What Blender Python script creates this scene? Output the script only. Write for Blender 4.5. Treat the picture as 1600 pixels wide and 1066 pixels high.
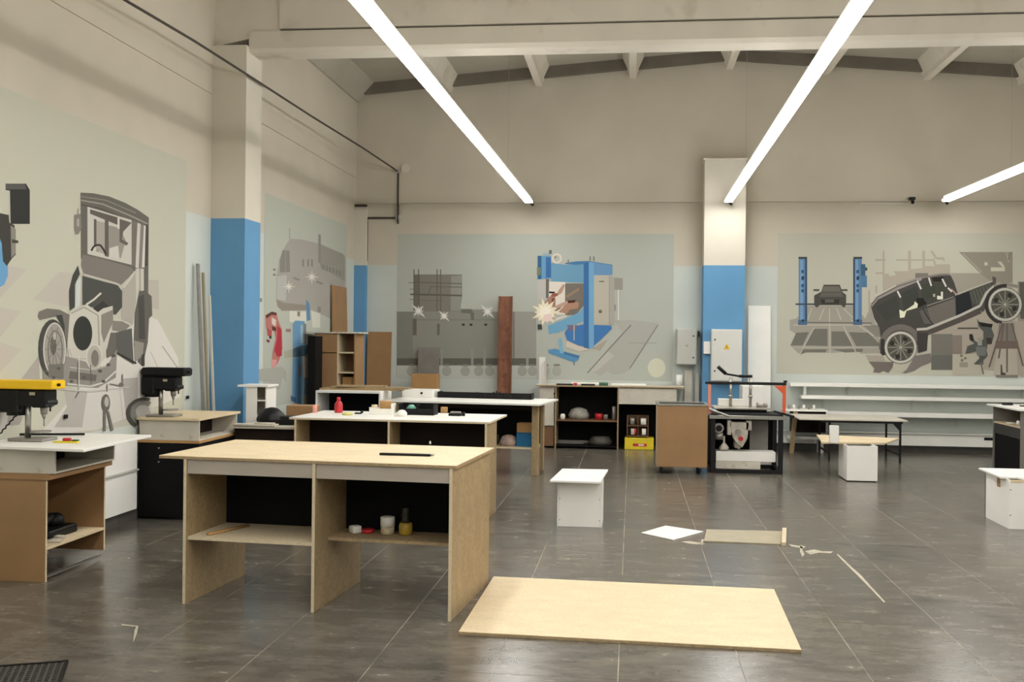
import bpy, bmesh, math, random
from mathutils import Vector, Matrix
random.seed(7)
for o in list(bpy.data.objects): bpy.data.objects.remove(o)
SC = bpy.context.scene; COL = SC.collection

# ------------------------------------------------------------------ camera, world, exposure
FPX, YAW, PITCH, ROLL, CAMH = 1647.8, 0.1139, -0.0029, -0.0110, 1.606
cyw, syw, cp, sp = math.cos(YAW), math.sin(YAW), math.cos(PITCH), math.sin(PITCH)
FW = Vector((-syw*cp, cyw*cp, sp)); RT0 = Vector((cyw, syw, 0)); UP0 = RT0.cross(FW)
RT = RT0*math.cos(ROLL) - UP0*math.sin(ROLL); UP = UP0*math.cos(ROLL) + RT0*math.sin(ROLL)
cam_d = bpy.data.cameras.new('camera'); cam = bpy.data.objects.new('camera', cam_d); COL.objects.link(cam)
cam_d.sensor_width = 36; cam_d.lens = FPX/1600*36; cam_d.clip_end = 100
m = Matrix((RT, UP, -FW)).transposed().to_4x4(); m.translation = (0, 0, CAMH); cam.matrix_world = m
SC.camera = cam
world = bpy.data.worlds.new('world'); SC.world = world; world.use_nodes = True
world.node_tree.nodes['Background'].inputs[0].default_value = (0.9, 0.95, 1, 1)
world.node_tree.nodes['Background'].inputs[1].default_value = 0.05
SC.view_settings.view_transform = 'Standard'; SC.view_settings.look = 'None'
SC.view_settings.gamma = 1; SC.view_settings.use_curve_mapping = False
SC.view_settings.exposure = 0.0
LIGHT = 42.5

# surveying helpers: where a sight line meets a plane of the room (results are plain room coordinates)
def ray(x, y): return FW + RT*((x-800)/FPX) - UP*((y-533)/FPX)
def onz(x, y, z=0.0):
    d = ray(x, y); t = (z-CAMH)/d.z; return Vector((d.x*t, d.y*t, z))
def ony(x, y, Y):
    d = ray(x, y); t = Y/d.y; return Vector((d.x*t, Y, CAMH+d.z*t))
def onx(x, y, X):
    d = ray(x, y); t = X/d.x; return Vector((X, d.y*t, CAMH+d.z*t))

XL, XR, YB, YF = -4.28, 6.9, 16.0, -4.0      # walls

# ------------------------------------------------------------------ materials
def lin(c):
    return tuple(((v/255)/12.92 if v/255 <= .04045 else ((v/255+.055)/1.055)**2.4) for v in c)
MATS = {}
def mat(name, c, rough=.6, var=.12, scale=6, stretch=(1,1,1), metal=0, bump=0, spec=.5, speck=None, coord='Object'):
    if name in MATS: return MATS[name]
    M = bpy.data.materials.new(name); M.use_nodes = True; nt = M.node_tree; N = nt.nodes; L = nt.links
    b = N['Principled BSDF']; b.inputs['Roughness'].default_value = rough
    b.inputs['Metallic'].default_value = metal; b.inputs['Specular IOR Level'].default_value = spec
    c = lin(c)
    tc = N.new('ShaderNodeTexCoord'); mp = N.new('ShaderNodeMapping'); mp.inputs['Scale'].default_value = stretch
    L.new(tc.outputs[coord], mp.inputs['Vector'])
    nz = N.new('ShaderNodeTexNoise'); nz.inputs['Scale'].default_value = scale; nz.inputs['Detail'].default_value = 5
    L.new(mp.outputs[0], nz.inputs['Vector'])
    rp = N.new('ShaderNodeValToRGB'); rp.color_ramp.elements[0].position = .3; rp.color_ramp.elements[1].position = .7
    rp.color_ramp.elements[0].color = (*[v*(1-var) for v in c], 1); rp.color_ramp.elements[1].color = (*[min(1, v*(1+var)) for v in c], 1)
    L.new(nz.outputs['Fac'], rp.inputs[0]); out = rp.outputs[0]
    if speck:
        n2 = N.new('ShaderNodeTexNoise'); n2.inputs['Scale'].default_value = speck[1]; n2.inputs['Detail'].default_value = 3
        L.new(tc.outputs[coord], n2.inputs['Vector'])
        r2 = N.new('ShaderNodeValToRGB'); r2.color_ramp.elements[0].position = speck[2]; r2.color_ramp.elements[1].position = speck[2]+.12
        L.new(n2.outputs['Fac'], r2.inputs[0])
        mx = N.new('ShaderNodeMix'); mx.data_type = 'RGBA'; L.new(r2.outputs[0], mx.inputs['Factor'])
        L.new(out, mx.inputs['A']); mx.inputs['B'].default_value = (*lin(speck[0]), 1); out = mx.outputs['Result']
    L.new(out, b.inputs['Base Color'])
    if bump:
        bp = N.new('ShaderNodeBump'); bp.inputs['Strength'].default_value = bump; bp.inputs['Distance'].default_value = .003
        L.new(nz.outputs['Fac'], bp.inputs['Height']); L.new(bp.outputs[0], b.inputs['Normal'])
    MATS[name] = M; return M
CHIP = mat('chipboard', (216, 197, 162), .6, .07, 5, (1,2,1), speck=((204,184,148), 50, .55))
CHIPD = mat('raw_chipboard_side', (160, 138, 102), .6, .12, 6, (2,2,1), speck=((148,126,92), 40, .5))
EDGE = mat('chipboard_edge', (160, 138, 104), .8, .2, 40)
EDGEL = mat('pale_edge', (206, 190, 160), .7, .1, 40)
MDF = mat('brown_hardboard', (152, 117, 79), .55, .08, 4)
MDFD = mat('brown_hardboard_dark', (120, 88, 58), .6, .1, 4)
WHITE = mat('white_melamine', (236, 234, 228), .42, .03, 3)
WHITED = mat('grubby_white_melamine', (200, 194, 180), .5, .08, 4, speck=((180,168,145), 12, .62))
APRON = mat('grey_beige_laminate', (172, 162, 150), .5, .05, 5, (1,1,4))
BLACKB = mat('black_hardboard', (9, 9, 10), .75, .3, 4, spec=.2)
DARKBR = mat('dark_brown_board', (32, 22, 17), .7, .3, 4, spec=.2)
BLACKM = mat('black_metal', (12, 12, 14), .5, .2, 10, spec=.35)
BLACKP = mat('black_plastic', (11, 11, 13), .5, .3, 20, spec=.3)
STEEL = mat('brushed_steel', (170, 168, 162), .32, .1, 30, metal=.9)
GREYM = mat('grey_machine_metal', (150, 146, 140), .4, .15, 12, metal=.5)
CASTAL = mat('cast_aluminium', (190, 184, 172), .4, .2, 14, metal=.55)
YELLOW = mat('yellow_enamel', (236, 190, 20), .3, .06, 5)
YELLOWD = mat('yellow_cardboard', (224, 200, 40), .5, .1, 8)
ORANGE = mat('orange_enamel', (214, 92, 52), .4, .1, 8)
RED = mat('red_plastic', (190, 40, 48), .35, .15, 8)
PINK = mat('pink_label', (226, 160, 150), .6, .08, 8)
TEAL = mat('teal_plastic', (110, 170, 150), .4, .2, 20)
GREEN = mat('green_plastic', (50, 92, 66), .4, .2, 12)
BLUEB = mat('blue_plastic', (20, 104, 150), .5, .15, 8)
CARD = mat('cardboard', (176, 136, 86), .8, .08, 6)
GLUE = mat('yellow_glue', (170, 142, 52), .3, .1, 8)
CREAM = mat('cream_pot', (190, 176, 142), .4, .06, 8)
PAPER = mat('white_paper', (238, 236, 226), .7, .03, 8)
RUST = mat('rusty_steel', (128, 84, 62), .8, .3, 7, (2,2,.6), speck=((112,72,54), 9, .55), bump=.3)
GREYB = mat('grey_board', (122, 118, 112), .8, .1, 8)
OLIVE = mat('weathered_olive_board', (168, 158, 132), .35, .12, 8)
GREYPAINT = mat('grey_powder_coat', (186, 186, 178), .4, .03, 4)
GREYPAINT2 = mat('light_grey_powder_coat', (212, 212, 206), .4, .03, 4)
CABLE = mat('dark_cable', (58, 50, 42), .7, .2, 20)
CONC = mat('whitewashed_concrete', (206, 199, 185), .85, .05, 2.2, speck=((190,182,167), 3, .62))
SLAB = mat('shade_grey_concrete', (168, 162, 148), .9, .08, 1.6)  # coffers greyer than the lit ribs: their shade is put into this colour
SLABD = mat('shade_and_joint_concrete', (112, 105, 94), .9, .12, 3)  # shade painted on the end cross ribs; also the girder's dark joint
RUBBER = mat('grey_rubber', (62, 60, 55), .8, .15, 30)
DUST = mat('pale_wood_shaving', (178, 170, 152), .9, .2, 20)
SKIRT = mat('dark_tile_skirting', (84, 80, 76), .35, .12, 6)
GROUT = mat('beige_grout', (172, 160, 142), .8, .3, 3, speck=((104, 98, 88), 2.2, .5))

def wall_mat(name, up, lo, split, yup=None):
    M = bpy.data.materials.new(name); M.use_nodes = True; nt = M.node_tree; N = nt.nodes; L = nt.links
    b = N['Principled BSDF']; b.inputs['Roughness'].default_value = .75; b.inputs['Specular IOR Level'].default_value = .25
    g = N.new('ShaderNodeNewGeometry'); s = N.new('ShaderNodeSeparateXYZ'); L.new(g.outputs['Position'], s.inputs[0])
    gt = N.new('ShaderNodeMath'); gt.operation = 'GREATER_THAN'; gt.inputs[1].default_value = split; L.new(s.outputs['Z'], gt.inputs[0])
    nz = N.new('ShaderNodeTexNoise'); nz.inputs['Scale'].default_value = 1.3; nz.inputs['Detail'].default_value = 6; L.new(g.outputs['Position'], nz.inputs['Vector'])
    mr = N.new('ShaderNodeMapRange'); mr.inputs['From Min'].default_value = .3; mr.inputs['From Max'].default_value = .7
    mr.inputs['To Min'].default_value = .93; mr.inputs['To Max'].default_value = 1.03; L.new(nz.outputs['Fac'], mr.inputs['Value'])
    mx = N.new('ShaderNodeMix'); mx.data_type = 'RGBA'; L.new(gt.outputs[0], mx.inputs['Factor'])
    mx.inputs['A'].default_value = (*lin(lo), 1); mx.inputs['B'].default_value = (*lin(up), 1)
    vm = N.new('ShaderNodeVectorMath'); vm.operation = 'SCALE'; L.new(mx.outputs['Result'], vm.inputs[0]); L.new(mr.outputs[0], vm.inputs['Scale'])
    L.new(vm.outputs[0], b.inputs['Base Color'])
    bp = N.new('ShaderNodeBump'); bp.inputs['Strength'].default_value = .15; bp.inputs['Distance'].default_value = .01
    n2 = N.new('ShaderNodeTexNoise'); n2.inputs['Scale'].default_value = 4; n2.inputs['Detail'].default_value = 4; L.new(g.outputs['Position'], n2.inputs['Vector'])
    L.new(n2.outputs['Fac'], bp.inputs['Height']); L.new(bp.outputs[0], b.inputs['Normal'])
    return M
UPC, LOC, BLU = (199, 191, 175), (198, 204, 198), (98, 148, 188)
WALL_L = wall_mat('wall_paint_left', UPC, LOC, 2.79)
WALL_B = wall_mat('wall_paint_back', UPC, LOC, 2.715)
COL_B = wall_mat('pilaster_paint', (208,202,188), BLU, 2.70)
COL_L = wall_mat('column_paint', (208,202,188), BLU, 2.79)

def tile_mat():
    M = bpy.data.materials.new('floor_tile'); M.use_nodes = True; nt = M.node_tree; N = nt.nodes; L = nt.links
    b = N['Principled BSDF']
    g = N.new('ShaderNodeNewGeometry'); mp = N.new('ShaderNodeMapping'); mp.inputs['Scale'].default_value = (1, 2.0, 1)
    L.new(g.outputs['Position'], mp.inputs['Vector'])
    nz = N.new('ShaderNodeTexNoise'); nz.inputs['Scale'].default_value = 4; nz.inputs['Detail'].default_value = 12; nz.inputs['Roughness'].default_value = .65
    L.new(mp.outputs[0], nz.inputs['Vector'])
    rp = N.new('ShaderNodeValToRGB'); e = rp.color_ramp.elements
    e[0].position = .32; e[0].color = (*lin((77,73,67)), 1); e[1].position = .68; e[1].color = (*lin((112,107,98)), 1)
    L.new(nz.outputs['Fac'], rp.inputs[0])
    # dried splashes and sawdust scuffs
    mp2 = N.new('ShaderNodeMapping'); mp2.inputs['Scale'].default_value = (1, 2.2, 1); L.new(g.outputs['Position'], mp2.inputs['Vector'])
    n2 = N.new('ShaderNodeTexNoise'); n2.inputs['Scale'].default_value = 6; n2.inputs['Detail'].default_value = 12; n2.inputs['Roughness'].default_value = .72; L.new(mp2.outputs[0], n2.inputs['Vector'])
    r2 = N.new('ShaderNodeValToRGB'); r2.color_ramp.elements[0].position = .58; r2.color_ramp.elements[1].position = .74
    r2.color_ramp.elements[1].color = (.55, .55, .55, 1); L.new(n2.outputs['Fac'], r2.inputs[0])
    mx = N.new('ShaderNodeMix'); mx.data_type = 'RGBA'; L.new(r2.outputs[0], mx.inputs['Factor']); L.new(rp.outputs[0], mx.inputs['A'])
    mx.inputs['B'].default_value = (*lin((170,160,145)), 1)
    n4 = N.new('ShaderNodeTexNoise'); n4.inputs['Scale'].default_value = .9; n4.inputs['Detail'].default_value = 7; n4.inputs['Roughness'].default_value = .7; L.new(g.outputs['Position'], n4.inputs['Vector'])
    r4 = N.new('ShaderNodeValToRGB'); r4.color_ramp.elements[0].position = .3; r4.color_ramp.elements[0].color = (.82, .85, .88, 1); r4.color_ramp.elements[1].position = .7; r4.color_ramp.elements[1].color = (1.16, 1.1, 1.02, 1)
    L.new(n4.outputs['Fac'], r4.inputs[0]); m4_ = N.new('ShaderNodeMix'); m4_.data_type = 'RGBA'; m4_.blend_type = 'MULTIPLY'; m4_.inputs['Factor'].default_value = 1
    L.new(mx.outputs['Result'], m4_.inputs['A']); L.new(r4.outputs[0], m4_.inputs['B']); mx = m4_
    oi = N.new('ShaderNodeObjectInfo'); mr = N.new('ShaderNodeMapRange'); mr.inputs['To Min'].default_value = .92; mr.inputs['To Max'].default_value = 1.08
    L.new(oi.outputs['Random'], mr.inputs['Value'])
    vm = N.new('ShaderNodeVectorMath'); vm.operation = 'SCALE'; L.new(mx.outputs['Result'], vm.inputs[0]); L.new(mr.outputs[0], vm.inputs['Scale'])
    L.new(vm.outputs[0], b.inputs['Base Color'])
    m3 = N.new('ShaderNodeMapRange'); m3.inputs['To Min'].default_value = .14; m3.inputs['To Max'].default_value = .34
    L.new(nz.outputs['Fac'], m3.inputs['Value']); L.new(m3.outputs[0], b.inputs['Roughness'])
    b.inputs['Specular IOR Level'].default_value = .55
    return M
TILE = tile_mat()

def emit(name, c, s):
    M = bpy.data.materials.new(name); M.use_nodes = True; N = M.node_tree.nodes
    for n in list(N): N.remove(n)
    e = N.new('ShaderNodeEmission'); e.inputs[0].default_value = (*c, 1); e.inputs[1].default_value = s
    o = N.new('ShaderNodeOutputMaterial'); M.node_tree.links.new(e.outputs[0], o.inputs[0]); return M
GLOW = emit('led_diffuser_glow', (1.0, .98, .94), LIGHT)

# ------------------------------------------------------------------ mesh helpers
def bx(x0, x1, y0, y1, z0, z1, rz=0, piv=None, rx=0, ry=0):
    def f(bm):
        r = bmesh.ops.create_cube(bm, size=1)['verts']
        bmesh.ops.scale(bm, vec=(x1-x0, y1-y0, z1-z0), verts=r)
        c = Vector(((x0+x1)/2, (y0+y1)/2, (z0+z1)/2)); bmesh.ops.translate(bm, vec=c, verts=r)
        if rz or rx or ry:
            p = Vector(piv) if piv else c
            M = Matrix.Rotation(rz, 3, 'Z') @ Matrix.Rotation(ry, 3, 'Y') @ Matrix.Rotation(rx, 3, 'X')
            bmesh.ops.rotate(bm, cent=p, matrix=M, verts=r)
    return f
def cy(p0, p1, r, r2=None, seg=14):
    def f(bm):
        a, b_ = Vector(p0), Vector(p1); d = b_-a
        v = bmesh.ops.create_cone(bm, cap_ends=True, segments=seg, radius1=r, radius2=r if r2 is None else r2, depth=d.length)['verts']
        M = d.to_track_quat('Z', 'Y').to_matrix(); bmesh.ops.rotate(bm, cent=(0,0,0), matrix=M, verts=v)
        bmesh.ops.translate(bm, vec=(a+b_)/2, verts=v)
    return f
def tube(pts, r, seg=8):
    def f(bm):
        for a, b_ in zip(pts[:-1], pts[1:]): cy(a, b_, r, seg=seg)(bm)
        for p in pts[1:-1]:
            v = bmesh.ops.create_uvsphere(bm, u_segments=8, v_segments=6, radius=r)['verts']; bmesh.ops.translate(bm, vec=p, verts=v)
    return f
def prism(pts, z0, z1):
    def f(bm):
        lo = [bm.verts.new((p[0], p[1], z0)) for p in pts]; hi = [bm.verts.new((p[0], p[1], z1)) for p in pts]
        n = len(pts); bm.faces.new(hi); bm.faces.new(lo[::-1])
        for i in range(n): bm.faces.new((lo[i], lo[(i+1) % n], hi[(i+1) % n], hi[i]))
    return f
def xz(pts, y0, y1):          # outline in x,z extruded along y
    def f(bm):
        lo = [bm.verts.new((p[0], y0, p[1])) for p in pts]; hi = [bm.verts.new((p[0], y1, p[1])) for p in pts]
        n = len(pts); bm.faces.new(hi); bm.faces.new(lo[::-1])
        for i in range(n): bm.faces.new((lo[i], lo[(i+1) % n], hi[(i+1) % n], hi[i]))
    return f
def lathe(prof, cx=0, cy_=0, seg=20):
    def f(bm):
        rings = []
        for r, z in prof:
            rings.append([bm.verts.new((cx+r*math.cos(2*math.pi*i/seg), cy_+r*math.sin(2*math.pi*i/seg), z)) for i in range(seg)])
        for a, b_ in zip(rings[:-1], rings[1:]):
            for i in range(seg): bm.faces.new((a[i], a[(i+1) % seg], b_[(i+1) % seg], b_[i]))
        bm.faces.new(rings[0][::-1]); bm.faces.new(rings[-1])
    return f
def obj(name, prims, m_, parent=None, bevel=0, smooth=False, loc=None, rz=0):
    bm = bmesh.new()
    for p in (prims if isinstance(prims, (list, tuple)) else [prims]): p(bm)
    bmesh.ops.recalc_face_normals(bm, faces=bm.faces)
    me = bpy.data.meshes.new(name); bm.to_mesh(me); bm.free(); me.materials.append(m_)
    o = bpy.data.objects.new(name, me); COL.objects.link(o)
    if parent: o.parent = parent
    if loc: o.location = loc
    if rz: o.rotation_euler.z = rz
    if smooth:
        for p in me.polygons: p.use_smooth = len(p.vertices) == 4 and p.area < .02
    if bevel:
        md = o.modifiers.new('bevel', 'BEVEL'); md.width = bevel; md.segments = 1; md.limit_method = 'ANGLE'
    return o
def tag(o, label=None, cat=None, group=None, kind=None):
    if label: o['label'] = label
    if cat: o['category'] = cat
    if group: o['group'] = group
    if kind: o['kind'] = kind
    return o
def thing(name, label, cat, loc=(0,0,0), rz=0, group=None):
    o = bpy.data.objects.new(name, None); COL.objects.link(o); o.location = loc; o.rotation_euler.z = rz
    o.empty_display_size = .1
    return tag(o, label, cat, group)
def struct(name, prims, m_, label=None, cat=None):
    o = obj(name, prims, m_); return tag(o, label, cat, kind='structure')

# ------------------------------------------------------------------ floor
floor = struct('floor', [bx(XL-.2, XR+.2, YF-.2, YB+.2, -.12, -.0015)], GROUT, 'dark grey-brown polished tile floor with pale grout lines', 'floor')
GX, GY, TS, GAP = -.0516, 4.9964, .6, .0044
tiles = []
i0, i1 = int(math.floor((XL-GX)/TS)), int(math.ceil((XR-GX)/TS))
j0, j1 = int(math.floor((YF-GY)/TS)), int(math.ceil((YB-GY)/TS))
def toimg(P):
    d = P-Vector((0,0,CAMH)); z = d.dot(FW)
    return (800+FPX*d.dot(RT)/z, 533-FPX*d.dot(UP)/z, z)
for i in range(i0, i1):
    for j in range(j0, j1):
        x0, x1 = max(XL, GX+i*TS+GAP/2), min(XR, GX+(i+1)*TS-GAP/2)
        y0, y1 = max(YF, GY+j*TS+GAP/2), min(YB, GY+(j+1)*TS-GAP/2)
        if x1-x0 < .01 or y1-y0 < .01: continue
        cx, cy0 = (x0+x1)/2, (y0+y1)/2; vis = 0
        if cy0 > 3.6:
            ix, iy, z = toimg(Vector((cx, cy0, 0)))
            if -160 < ix < 1760 and iy < 1180: vis = 1/z**3
        tiles.append((vis, x0, x1, y0, y1))
tiles.sort(reverse=True)
near = [t for t in tiles if t[0] > 0][:296]; ns = set(near); far = [t for t in tiles if t not in ns]
share = {}
for v, x0, x1, y0, y1 in near:
    k = (round(x1-x0, 3), round(y1-y0, 3))
    if k not in share:
        w, d = k; o = obj('tile', bx(-w/2, w/2, -d/2, d/2, -.008, 0), TILE, floor, loc=((x0+x1)/2, (y0+y1)/2, 0)); share[k] = o.data
    else:
        o = bpy.data.objects.new('tile', share[k]); COL.objects.link(o); o.parent = floor; o.location = ((x0+x1)/2, (y0+y1)/2, 0)
tag(obj('remaining_tiles', [bx(a, b_, c, d, -.008, 0) for v, a, b_, c, d in far], TILE, floor), kind='stuff')

# ------------------------------------------------------------------ walls, column, beam, ceiling
struct('wall_left', [bx(XL-.3, XL, YF, YB+.2, 0, 4.048), bx(XL-.3, XL, YF, YB+.2, 4.056, 6.2), bx(XL-.3, XL-.01, YF, YB+.2, 4.0, 4.1)],
       WALL_L, 'left wall, warm beige above and pale grey-blue below', 'wall')
struct('wall_back', [bx(XL-.3, XR+.3, YB, YB+.3, 0, 3.655), bx(XL-.3, XR+.3, YB-.03, YB+.3, 3.667, 6.2), bx(XL-.3, XR+.3, YB+.01, YB+.3, 3.6, 3.7)],
       WALL_B, 'back gable wall, beige above and pale grey-blue below', 'wall')
struct('wall_right', [bx(XR, XR+.3, YF, YB, 0, 6.2)], WALL_B)
struct('wall_front', [bx(XL, XR, YF-.3, YF, 0, 6.2)], WALL_B)
RX, RZ = 1.36, 5.645                    # ridge of the shallow gable
def roofz(x): return RZ-.0745*abs(x-RX)
slab = .26
struct('ceiling', [xz([(XL-.3, roofz(XL-.3)+slab), (RX, RZ+slab), (XR+.3, roofz(XR+.3)+slab), (XR+.3, 6.6), (XL-.3, 6.6)], YF-.3, YB+.3)],
       SLAB, 'whitewashed ribbed concrete roof slabs', 'ceiling')
ceil = bpy.data.objects['ceiling']
obj('cove', xz([(XL, roofz(XL)), (XL+.03, roofz(XL)), (XL+.3, roofz(XL)+slab+.03), (XL, roofz(XL)+slab+.03)], YF, YB-.031), SLAB, ceil)
for k, rx in enumerate([-2.85, -1.455, -.04, 1.387, 2.777, 4.21, 5.54, 6.84]):
    w = .065
    obj('rib', xz([(rx-w*.8, roofz(rx)-.004), (rx+w*.8, roofz(rx)-.004), (rx+w*1.0, roofz(rx)+.06), (rx+w*2.6, roofz(rx)+slab+.03), (rx-w*2.6, roofz(rx)+slab+.03), (rx-w*1.0, roofz(rx)+.06)], YF, YB-.031), CONC, ceil)
xs = [-4.22, -2.85, -1.455, -.04, 1.387, 2.777, 4.21, 5.54, 6.84]
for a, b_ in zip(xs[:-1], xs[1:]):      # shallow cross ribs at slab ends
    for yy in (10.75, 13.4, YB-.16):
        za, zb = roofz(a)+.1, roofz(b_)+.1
        obj('cross_rib', xz([(a+.075, za), (b_-.075, zb), (b_-.075, zb+.19), (a+.075, za+.19)], yy, yy+.08), SLABD if yy > 15 else SLAB, ceil)  # row at the back wall is coloured dark to stand for shade
def chamfer(bm):
    a = [(10.415, 4.49), (10.69, 4.49), (10.72, 4.529), (10.38, 4.529)]
    lo = [bm.verts.new((-3.92, y_, z_)) for y_, z_ in a]; hi = [bm.verts.new((XR, y_, z_)) for y_, z_ in a]
    bm.faces.new(lo); bm.faces.new(hi[::-1])
    for i in range(4): bm.faces.new((lo[i], lo[(i+1) % 4], hi[(i+1) % 4], hi[i]))
gb = struct('trim_1', [lambda bm: [f(bm) for f in [bx(-3.92, XR, 10.38, 10.72, 4.53, 4.70)]], chamfer], CONC, 'lower flange of the concrete roof girder spanning the room', 'beam')
obj('girder_web', [xz([(-3.6, 4.722), (XR, 4.722), (XR, roofz(XR)+.2), (RX, RZ+.2), (-3.6, roofz(-3.6)+.2)], 10.375, 10.64), xz([(XL, 4.56), (-3.6, 4.701), (-3.6, roofz(-3.6)+.2), (XL, roofz(XL)+.2)], 10.40, 10.64)], CONC, gb)
obj('joint', bx(-3.6, XR, 10.42, 10.6, 4.701, 4.721), SLABD, gb)
struct('trim_2', [bx(XL, -3.92, 10.32, 10.77, 0, 4.55)], COL_L, 'square wall column painted blue up to door height beside left wall', 'column')
struct('trim_3', [bx(XL, -4.10, 15.88, YB, 0, 3.64)], COL_B, 'narrow blue corner column at the far left corner', 'column')
pil = struct('trim_4', [bx(1.02, 1.615, 15.64, YB, 0, 4.24)], COL_B, 'pilaster painted blue below on the back wall', 'column')
obj('capping', [bx(1.0, 1.63, 15.62, YB-.031, 4.24, 4.262)], CONC, pil)
sk = struct('baseboard_back', [bx(XL, XR, YB-.012, YB, 0, .1)], GROUT)
x = XL
while x < XR-.1:
    x1 = min(x+.6, XR)
    if not (x1 > 1.02 and x < 1.615): obj('tile', bx(x+.002, x1-.002, YB-.022, YB-.012, .001, .098), SKIRT, sk)
    x = x1
skl = struct('baseboard_left', [bx(XL, XL+.012, YF, 10.32, 0, .1), bx(XL, XL+.012, 10.77, 15.88, 0, .1)], GROUT)
y = 4.2
while y < 15.8:
    y1 = min(y+.6, 15.87)
    if not (y1 > 10.3 and y < 10.8): obj('tile', bx(XL+.012, XL+.022, y+.002, y1-.002, .001, .098), SKIRT, skl)
    y = y1

# ------------------------------------------------------------------ light lines
def light_line(X, label, rz_):
    t = thing('led_light', label, 'ceiling light', (X, 0, 3.59), rz_, None)
    y = -3.4
    while y < 15.0:
        y1 = min(y+1.5, 15.4)
        obj('diffuser', bx(-.052, .052, y+.002, y1-.002, 0, .028), GLOW, t)
        y = y1
    obj('housing', [bx(-.034, .034, -3.4, 15.4, .0285, .075)], GREYPAINT2, t)
    obj('end_plug', [bx(-.03, .03, 15.402, 15.44, .0, .08), cy((.0, 15.44, .03), (.05, 15.5, -.02), .02)], BLACKP, t)
    for yy in (-2, 2, 6, 13.0): obj('suspension_wire', cy((0, yy, .076), (0, yy, roofz(X)+slab-3.6), .002, seg=6), STEEL, t)
light_line(-1.705, 'leftmost long glowing LED line hanging above the workbenches', -.0112)
light_line(1.29, 'middle long glowing LED line above the floor between benches and lift mural', -.0035)
light_line(4.71, 'rightmost LED line, only its far end showing above the vintage car mural', .0238)

# ------------------------------------------------------------------ murals: flat paint in layers on the walls
PAINT = bpy.data.materials.new('mural_paint'); PAINT.use_nodes = True
_b = PAINT.node_tree.nodes['Principled BSDF']; _a = PAINT.node_tree.nodes.new('ShaderNodeVertexColor'); _a.layer_name = 'paint'
PAINT.node_tree.links.new(_a.outputs[0], _b.inputs['Base Color']); _b.inputs['Roughness'].default_value = .75; _b.inputs['Specular IOR Level'].default_value = .25
class Mural:
    def __init__(s, wall, off=.002): s.wall = wall; s.n = 0; s.off = off; s.bm = bmesh.new(); s.cl = s.bm.loops.layers.float_color.new('paint')
    def w(s, P):
        d = s.off+s.n*.00006
        if s.wall == 'L': q = onx(P[0], P[1], XL); q.x = XL+d
        else: q = ony(P[0], P[1], YB); q.y = YB-d
        return q
    def face(s, vs, c):
        if c[2] > c[0]+25: c = tuple(v*.86+.14*168 for v in c)
        f = s.bm.faces.new([s.bm.verts.new(v) for v in vs]); c = lin(c)
        for l in f.loops: l[s.cl] = (*c, 1)
    def p(s, c, *pts): s.n += 1; s.face([s.w(q) for q in pts], c)
    def rect(s, a, b_, z0, z1, c):       # room coordinates along the wall
        s.n += 1; d = s.off+s.n*.00006
        if s.wall == 'L': s.face([(XL+d, a, z0), (XL+d, b_, z0), (XL+d, b_, z1), (XL+d, a, z1)], c)
        else: s.face([(a, YB-d, z0), (b_, YB-d, z0), (b_, YB-d, z1), (a, YB-d, z1)], c)
    def el(s, c, cx, cy_, rx, ry, n=24, a0=0, a1=360):
        s.p(c, *[(cx+rx*math.cos(math.radians(a0+(a1-a0)*i/n)), cy_+ry*math.sin(math.radians(a0+(a1-a0)*i/n))) for i in range(n+(a1-a0 < 360))])
    def ring(s, c, cx, cy_, rx, ry, t, n=28, a0=0, a1=360):
        s.n += 1
        for i in range(n):
            A, B = math.radians(a0+(a1-a0)*i/n), math.radians(a0+(a1-a0)*(i+1)/n)
            s.face([s.w((cx+k*math.cos(q), cy_+l*math.sin(q))) for q, k, l in ((A,rx,ry),(B,rx,ry),(B,rx-t,ry-t),(A,rx-t,ry-t))], c)
    def line(s, c, w, *pts):
        s.n += 1
        for (x0, y0), (x1, y1) in zip(pts[:-1], pts[1:]):
            L_ = math.hypot(x1-x0, y1-y0); nx, ny = -(y1-y0)/L_*w/2, (x1-x0)/L_*w/2
            s.face([s.w(q) for q in ((x0-nx,y0-ny),(x1-nx,y1-ny),(x1+nx,y1+ny),(x0+nx,y0+ny))], c)
    def star(s, c, cx, cy_, r, n=8, t=.22, rot=0):
        pts = []
        for i in range(2*n):
            a = math.pi*i/n+rot; k = r*(1 if i % 4 == 0 else .75) if i % 2 == 0 else r*t
            pts.append((cx+k*math.cos(a), cy_+k*math.sin(a)))
        s.p(c, *pts)
    def done(s, label):
        me = bpy.data.meshes.new('wall_mural'); s.bm.to_mesh(me); s.bm.free(); me.materials.append(PAINT)
        c = sum((v.co for v in me.vertices), Vector())/len(me.vertices)
        me.transform(Matrix.Translation(-c)); o = bpy.data.objects.new('wall_mural', me); o.location = c; COL.objects.link(o)
        tag(o, label, 'mural'); return o

# mural 1: veteran car
m1 = Mural('L'); p, e, r, l = m1.p, m1.el, m1.ring, m1.line
m1.rect(3.5, 9.715, .82, 3.275, (187,186,170))
G1 = (182,176,166)
p(G1,(12,415),(42,421),(0,465),(-20,470),(-20,420)); p(G1,(92,425),(130,428),(128,482),(96,478),(50,468)); p(G1,(-20,476),(0,480),(32,487),(0,527),(-20,545))
p(G1,(-20,530),(0,535),(33,546),(0,582),(-20,600)); p((176,170,160),(230,437),(248,438),(248,484),(225,480))
p((206,203,196),(222,490),(246,500),(278,560),(282,620),(150,672),(60,680),(96,640),(130,600)); p((164,158,150),(60,556),(62,597),(30,596))
p((176,172,165),(100,612),(136,612),(128,668),(84,668),(104,636)); p((170,165,160),(190,592),(215,590),(215,628),(196,648))
p((190,186,180),(0,640),(18,640),(10,668),(0,672)); p((158,152,146),(12,648),(36,650),(30,664),(10,666))
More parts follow.
